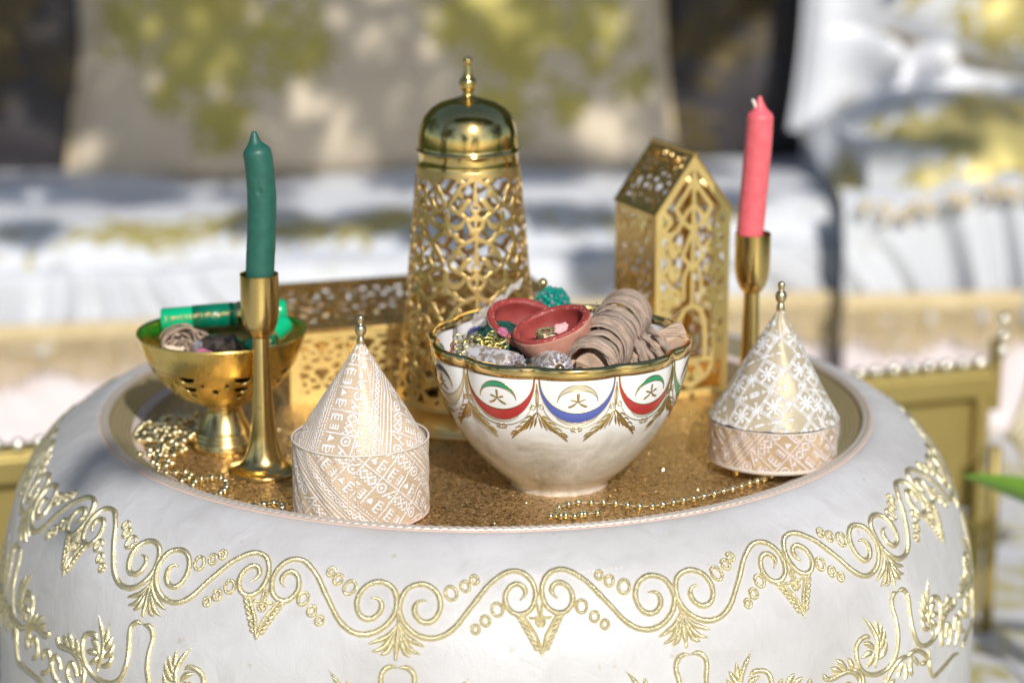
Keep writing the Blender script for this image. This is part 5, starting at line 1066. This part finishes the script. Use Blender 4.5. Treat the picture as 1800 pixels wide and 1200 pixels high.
for i in range(46):
    x = -.10 + i * .0205 + rl_.uniform(-.008, .008); zt = .325 + .13 * max(0, (x + .13) / .98) ** 1.3; r_ = rl_.uniform(.008, .017)
    tube('lace_scroll', spiral_pts(x, -.052 - rl_.uniform(0, .01), zt - .012 - abs(rl_.gauss(0, .022)), r_, rl_.uniform(0, 6)), .0032, 'fringe_gold', ac, 5)
fringe('gold_fringe', -.135, .85, .185, .125, -.072, ac, seed=9); ruffle('lower_valance', -.13, .85, .15, .004, -.055, .006, 'pink_cloth', ac, seed=4, n=240)
mb = MB(); mb.add(*box_data((.36, .22, .19), (.90, .42, .36))); ob('chair_base', mb.mesh('chair_base', 'plain_satin', False), ac)
pillow('gold_cushion', 'white cushion with heavy gold embroidery leaning on the armchair', (.80, 1.62, G0 + .60), (R(-24), R(18), R(-14)), .50, .40, .18, 'seat_brocade', [(-.15, .02, .11, 1), (-.05, -.12, .11, 1), (.08, .06, .10, 1), (-.2, -.13, .07, 1), (.16, -.05, .06, .9), (-.10, .13, .05, .8)], 12, wrinkle=.02)
tube('gold_braid', crom([(-.20, -.10, -.16), (-.16, -.115, -.02), (-.05, -.125, .08), (.10, -.12, .12), (.20, -.10, .10)], 6), .013, 'fringe_gold', [o for o in col.objects if o.get('category') == 'cushion'][-1], 8)
# low gilt table behind the pouf --------------------------------------------------
gr = thing('gilt_bench', 'low gilt metal bench with a crystal bead rail, partly hidden behind the pouf', 'bench', (-.42, .325, G0), (0, 0, R(16.8)))
GL = .975
def bx_(name, c, s, mat='gilt', par=None, bv=.003): mb = MB(); mb.add(*box_data(c, s)); return bevel(ob(name, mb.mesh(name, mat, False), par or gr), bv, 2)
bx_('top_rail', (GL / 2 - .15, .012, .276), (GL + .3, .030, .008)); fr_ = bx_('front_rail', (GL / 2 - .15, 0, .262), (GL + .3, .012, .026)); bx_('front_panel', (GL / 2 - .15, .012, .185), (GL + .29, .006, .12)); bx_('lower_rail', (GL / 2 - .15, 0, .115), (GL + .3, .014, .018))
for x in (-.28, .02, .34, .66, GL - .012): bx_('leg', (x, .004, .125), (.015, .015, .25))
bx_('corner_post', (GL, 0, .272), (.012, .012, .075)); cb = sphere_mesh('crystal_bead', .0062, 'crystal_bead', 10, 7)
for i in range(64):
    x = -.26 + i * .0193; ob('crystal_bead', cb, fr_, (x, -.004, .287 + random.uniform(-.001, .001)))
for i in range(3): ob('crystal_bead', cb, fr_, (GL + .001, -.012, .300 + i * .0165))
sh = thing('shell_panel', 'gilt panel of curved radiating slats at the right edge behind the pouf', 'ornament', (.503, .545, -.222), (0, 0, R(12)))
for i in range(7):
    a = R(0 + i * 11); P = [(.03 * cos(a) + r_ * cos(a + (r_ - .03) * 2.2), -.006 * sin(pi * r_ / .16), .03 * sin(a) + r_ * sin(a + (r_ - .03) * 2.2)) for r_ in np.linspace(.0, .155, 12)]
    tube('slat', P, [.004 + .0085 * f for f in np.linspace(0, 1, 12)], 'pale_gilt', sh, 8, False, .6)
tube('shell_stand', cyl_pts((.004, .004, -.198), (.004, .004, .02), 4), .007, 'gilt', sh, 8)
# small green plant at the right ------------------------------------------------
pl = thing('leafy_plant', 'young plant with long fresh green leaves standing right of the pouf', 'plant', (.56, .28, G0)); tube('stem', crom([(0, 0, 0), (.004, .002, .10), (0, 0, .20), (.006, 0, .27)], 5), [.004, .0038, .0036, .0034, .0032, .003, .0028, .0027, .0026, .0025, .0024, .0023, .0022, .0021, .002, .002][:16], 'fresh_leaf', pl, 6)
def leaf_mesh(Lf, Wf, bend):
    V = []; F = []; n = 12
    for i in range(n):
        f = i / (n - 1); w = Wf / 2 * math.sin(pi * min(1, f * .97 + .02)) ** .7 * (1 - .35 * f)
        for j in (-1, -.5, 0, .5, 1): V.append((Lf * f, w * j, -bend * f * f + abs(j) * w * .25))
    for i in range(n - 1):
        for j in range(4): F.append((i * 5 + j, i * 5 + 5 + j, i * 5 + 6 + j, i * 5 + j + 1))
    return me('leaf', V, F, 'fresh_leaf', True, [(v[0], v[1]) for v in V])
for (x, y, z, a, b, L_) in ((.0, 0, .215, 180, -30, .155), (.0, 0, .225, 20, 12, .16), (.002, 0, .245, 300, 8, .11), (0, 0, .16, 100, 15, .14), (0, 0, .27, 60, -40, .12), (0, 0, .12, 340, 10, .13)):
    ob('leaf', leaf_mesh(L_, .046, .03), pl, (x, y, z), (R(55) if a == 180 else 0, R(b), R(a)))

# ================================================================== TREES (out of the frame: they throw the dappled shade and show in the brass)
def leaf_cloud(centres, mat='leaf', seed=1, size=.05):
    rn = np.random.default_rng(seed); C_ = np.array(centres); n = len(C_); a = rn.normal(size=(n, 3)); a /= np.linalg.norm(a, axis=1)[:, None]; b = np.cross(a, rn.normal(size=(n, 3))); b /= np.linalg.norm(b, axis=1)[:, None]
    L_ = size * rn.uniform(.7, 1.25, (n, 1)); W_ = L_ * .28; V = np.stack([C_ - a * L_ / 2, C_ + b * W_, C_ + a * L_ / 2, C_ - b * W_], 1).reshape(-1, 3); F = np.arange(4 * n).reshape(n, 4); return me('crown', V, F, mat, False)
S = np.array(SD)
def shade(target, L): return np.array(target) + S * L
rnd = random.Random(44); cen = []
lit = [(-.60, 1.6, -.055, .045), (.33, 1.6, .02, .05), (-.66, 1.6, -.02, .04), (-.80, 1.6, .05, .04), (-.27, 1.6, .0, .025), (.60, 1.6, -.02, .055), (.62, 1.6, .12, .06), (.50, 1.6, .10, .03), (.86, 1.5, .05, .07), (.50, 1.6, .04, .14), (.78, 1.6, .14, .09), (.68, 1.6, -.0, .06), (.40, 1.6, .09, .03), (.16, 1.6, -.06, .03), (-.20, 1.6, -.08, .035), (-.02, 1.6, .15, .02)]
for i in range(11500):                                       # dense leaves placed along sun rays to shade the cushions
    x, z = rnd.uniform(-1.5, 1.5), rnd.uniform(-.105, .75)
    if any(math.hypot(x - a, z - c) < r_ * 1.25 for a, _, c, r_ in lit): continue
    if x > .50 and z < .10 and rnd.random() < .6: continue
    cen.append(shade((x, 1.58 + .12 * x, z), rnd.uniform(2.5, 3.5)))
clumps = [(-.62, 1.50, .10), (-.50, 1.47, .07), (-.35, 1.48, .05), (-.28, 1.30, .055), (-.16, 1.33, .05), (-.05, 1.30, .06), (.10, 1.36, .05), (.18, 1.22, .05), (-.75, 1.32, .05), (-.60, 1.24, .03), (.28, 1.45, .06), (-.12, 1.55, .05), (.05, 1.58, .05), (-.85, 1.5, .08), (.75, 1.50, .05), (.66, 1.42, .04), (.55, 1.50, .06), (.90, 1.45, .06), (.53, 1.31, .05), (.60, 1.30, .03)]
for x, y, r_ in clumps:                                     # looser sprays placed along sun rays to shade chosen seat spots
    for i in range(int(r_ * 1500)):
        a = rnd.uniform(0, 6.28); q = r_ * math.sqrt(rnd.random()); cen.append(shade((x + q * cos(a) * 1.25, y + q * sin(a) * .9, -.13 if x < .45 else 0), rnd.uniform(2.4, 3.3)))
for x, y, z, r_ in ((-.29, -.17, 0, .06),):
    for i in range(7): cen.append(shade((x + rnd.uniform(-r_, r_), y + rnd.uniform(-r_, r_), z), rnd.uniform(2.6, 3.6)))
tr = thing('shade_tree', 'unseen leafy tree left of the camera, its leaves placed to shade the sofa', 'tree', (-2.3, -1.3, G0))
o = ob('crown', leaf_cloud(np.array(cen) - np.array(tr.location), size=.06), tr)
tube('trunk', crom([(0, 0, 0), (.05, .05, .9), (0, .1, 1.8), (.25, .2, 2.6)], 6), np.linspace(.13, .06, 19), 'dark_bark', tr, 12)
for P in ([(.05, .1, 1.9), (1.0, .5, 2.5), (2.2, .7, 2.55), (3.4, .6, 2.5)], [(.0, .1, 1.7), (.9, .9, 2.2), (2.0, 1.0, 2.35)], [(.2, .2, 2.4), (1.4, .2, 3.0), (3.0, .3, 2.95)]): q = crom(P, 6); tube('limb', q, np.linspace(.05, .012, len(q)), 'dark_bark', tr, 8)
for k, (x, y, s, lab) in enumerate(((-5.5, -4.5, 1.5, 'broad dark tree standing behind the camera on the left'), (-1.6, -12, 1.7, 'tall dark tree standing far behind the camera'), (3.6, -11.5, 1.5, 'dark tree standing behind the camera on the right'), (6.5, -1.5, 1.5, 'dark tree standing far off to the right'), (-6.5, 2.0, 1.4, 'dark tree standing far off to the left'), (5, 6, 1.5, 'dark tree behind the armchair on the right'), (-3.5, 6, 1.6, 'dark tree behind the sofa on the left'), (1, 7.5, 1.7, 'dark tree behind the middle of the sofa'))):
    t = thing('broad_tree', lab, 'tree', (x, y, G0), (0, 0, k)); rn = np.random.default_rng(50 + k); cc = []
    for j in range(26):
        c = rn.normal(size=3) * np.array((.85, .85, .65)) * s + np.array((0, 0, 2.6 * s * (.72 if k in (1, 2) else .9))); cc.append(c + rn.normal(size=(110, 3)) * .28 * s)
    ob('crown', leaf_cloud(np.concatenate(cc), seed=k, size=.22), t); tube('trunk', crom([(0, 0, 0), (.05, 0, .8 * s), (0, .05, 1.8 * s), (.1, 0, 2.8 * s)], 5), np.linspace(.18, .07, 16), 'dark_bark', t, 10)
    for b in range(4): a = b * 1.6; q = crom([(0, 0, 1.3 * s), (.5 * cos(a) * s, .5 * sin(a) * s, 1.9 * s), (1.1 * cos(a) * s, 1.1 * sin(a) * s, 2.6 * s)], 4); tube('limb', q, np.linspace(.07, .02, len(q)), 'dark_bark', t, 7)

hd = thing('added_hedge', 'added dark green hedge behind the sofa, darkening the brass reflections', 'hedge', (0, 2.9, G0)); rn = np.random.default_rng(99); n = 16000  # added out of view: darkens brass reflections, keeps sky light off the cushions
pts = np.stack([rn.uniform(-5, 5, n), rn.normal(0, .22, n), rn.uniform(0, 3.0, n) + .15 * rn.normal(size=n)], 1); ob('foliage', leaf_cloud(pts, seed=5, size=.15), hd)
mb = MB(); mb.add(*box_data((0, .15, 1.4), (9.8, .3, 2.7))); ob('dark_core', mb.mesh('dark_core', 'dark_bark', False), hd)  # solid dark box inside the added hedge

GR = {'bead_garland': 'gold bead strings on the tray', 'clay_cup': 'red clay cups in the porcelain bowl', 'cone_box': 'brocade cone boxes on the tray', 'bark_bundle': 'wooden sticks in the porcelain bowl', 'jewelled_tube': 'jewelled lace tubes in the porcelain bowl', 'capped_tube': 'green tubes in the brass bowl', 'pearl': 'loose pearls in the porcelain bowl', 'dried_petal': 'dried petals in the brass bowl', 'rose_petal': 'petals in the clay cups', 'back_cushion': 'cushions along the sofa back', 'broad_tree': 'trees around the garden'}
for o in col.objects:
    if o.parent is None and o.name.split('.')[0] in GR: o['group'] = GR[o.name.split('.')[0]]
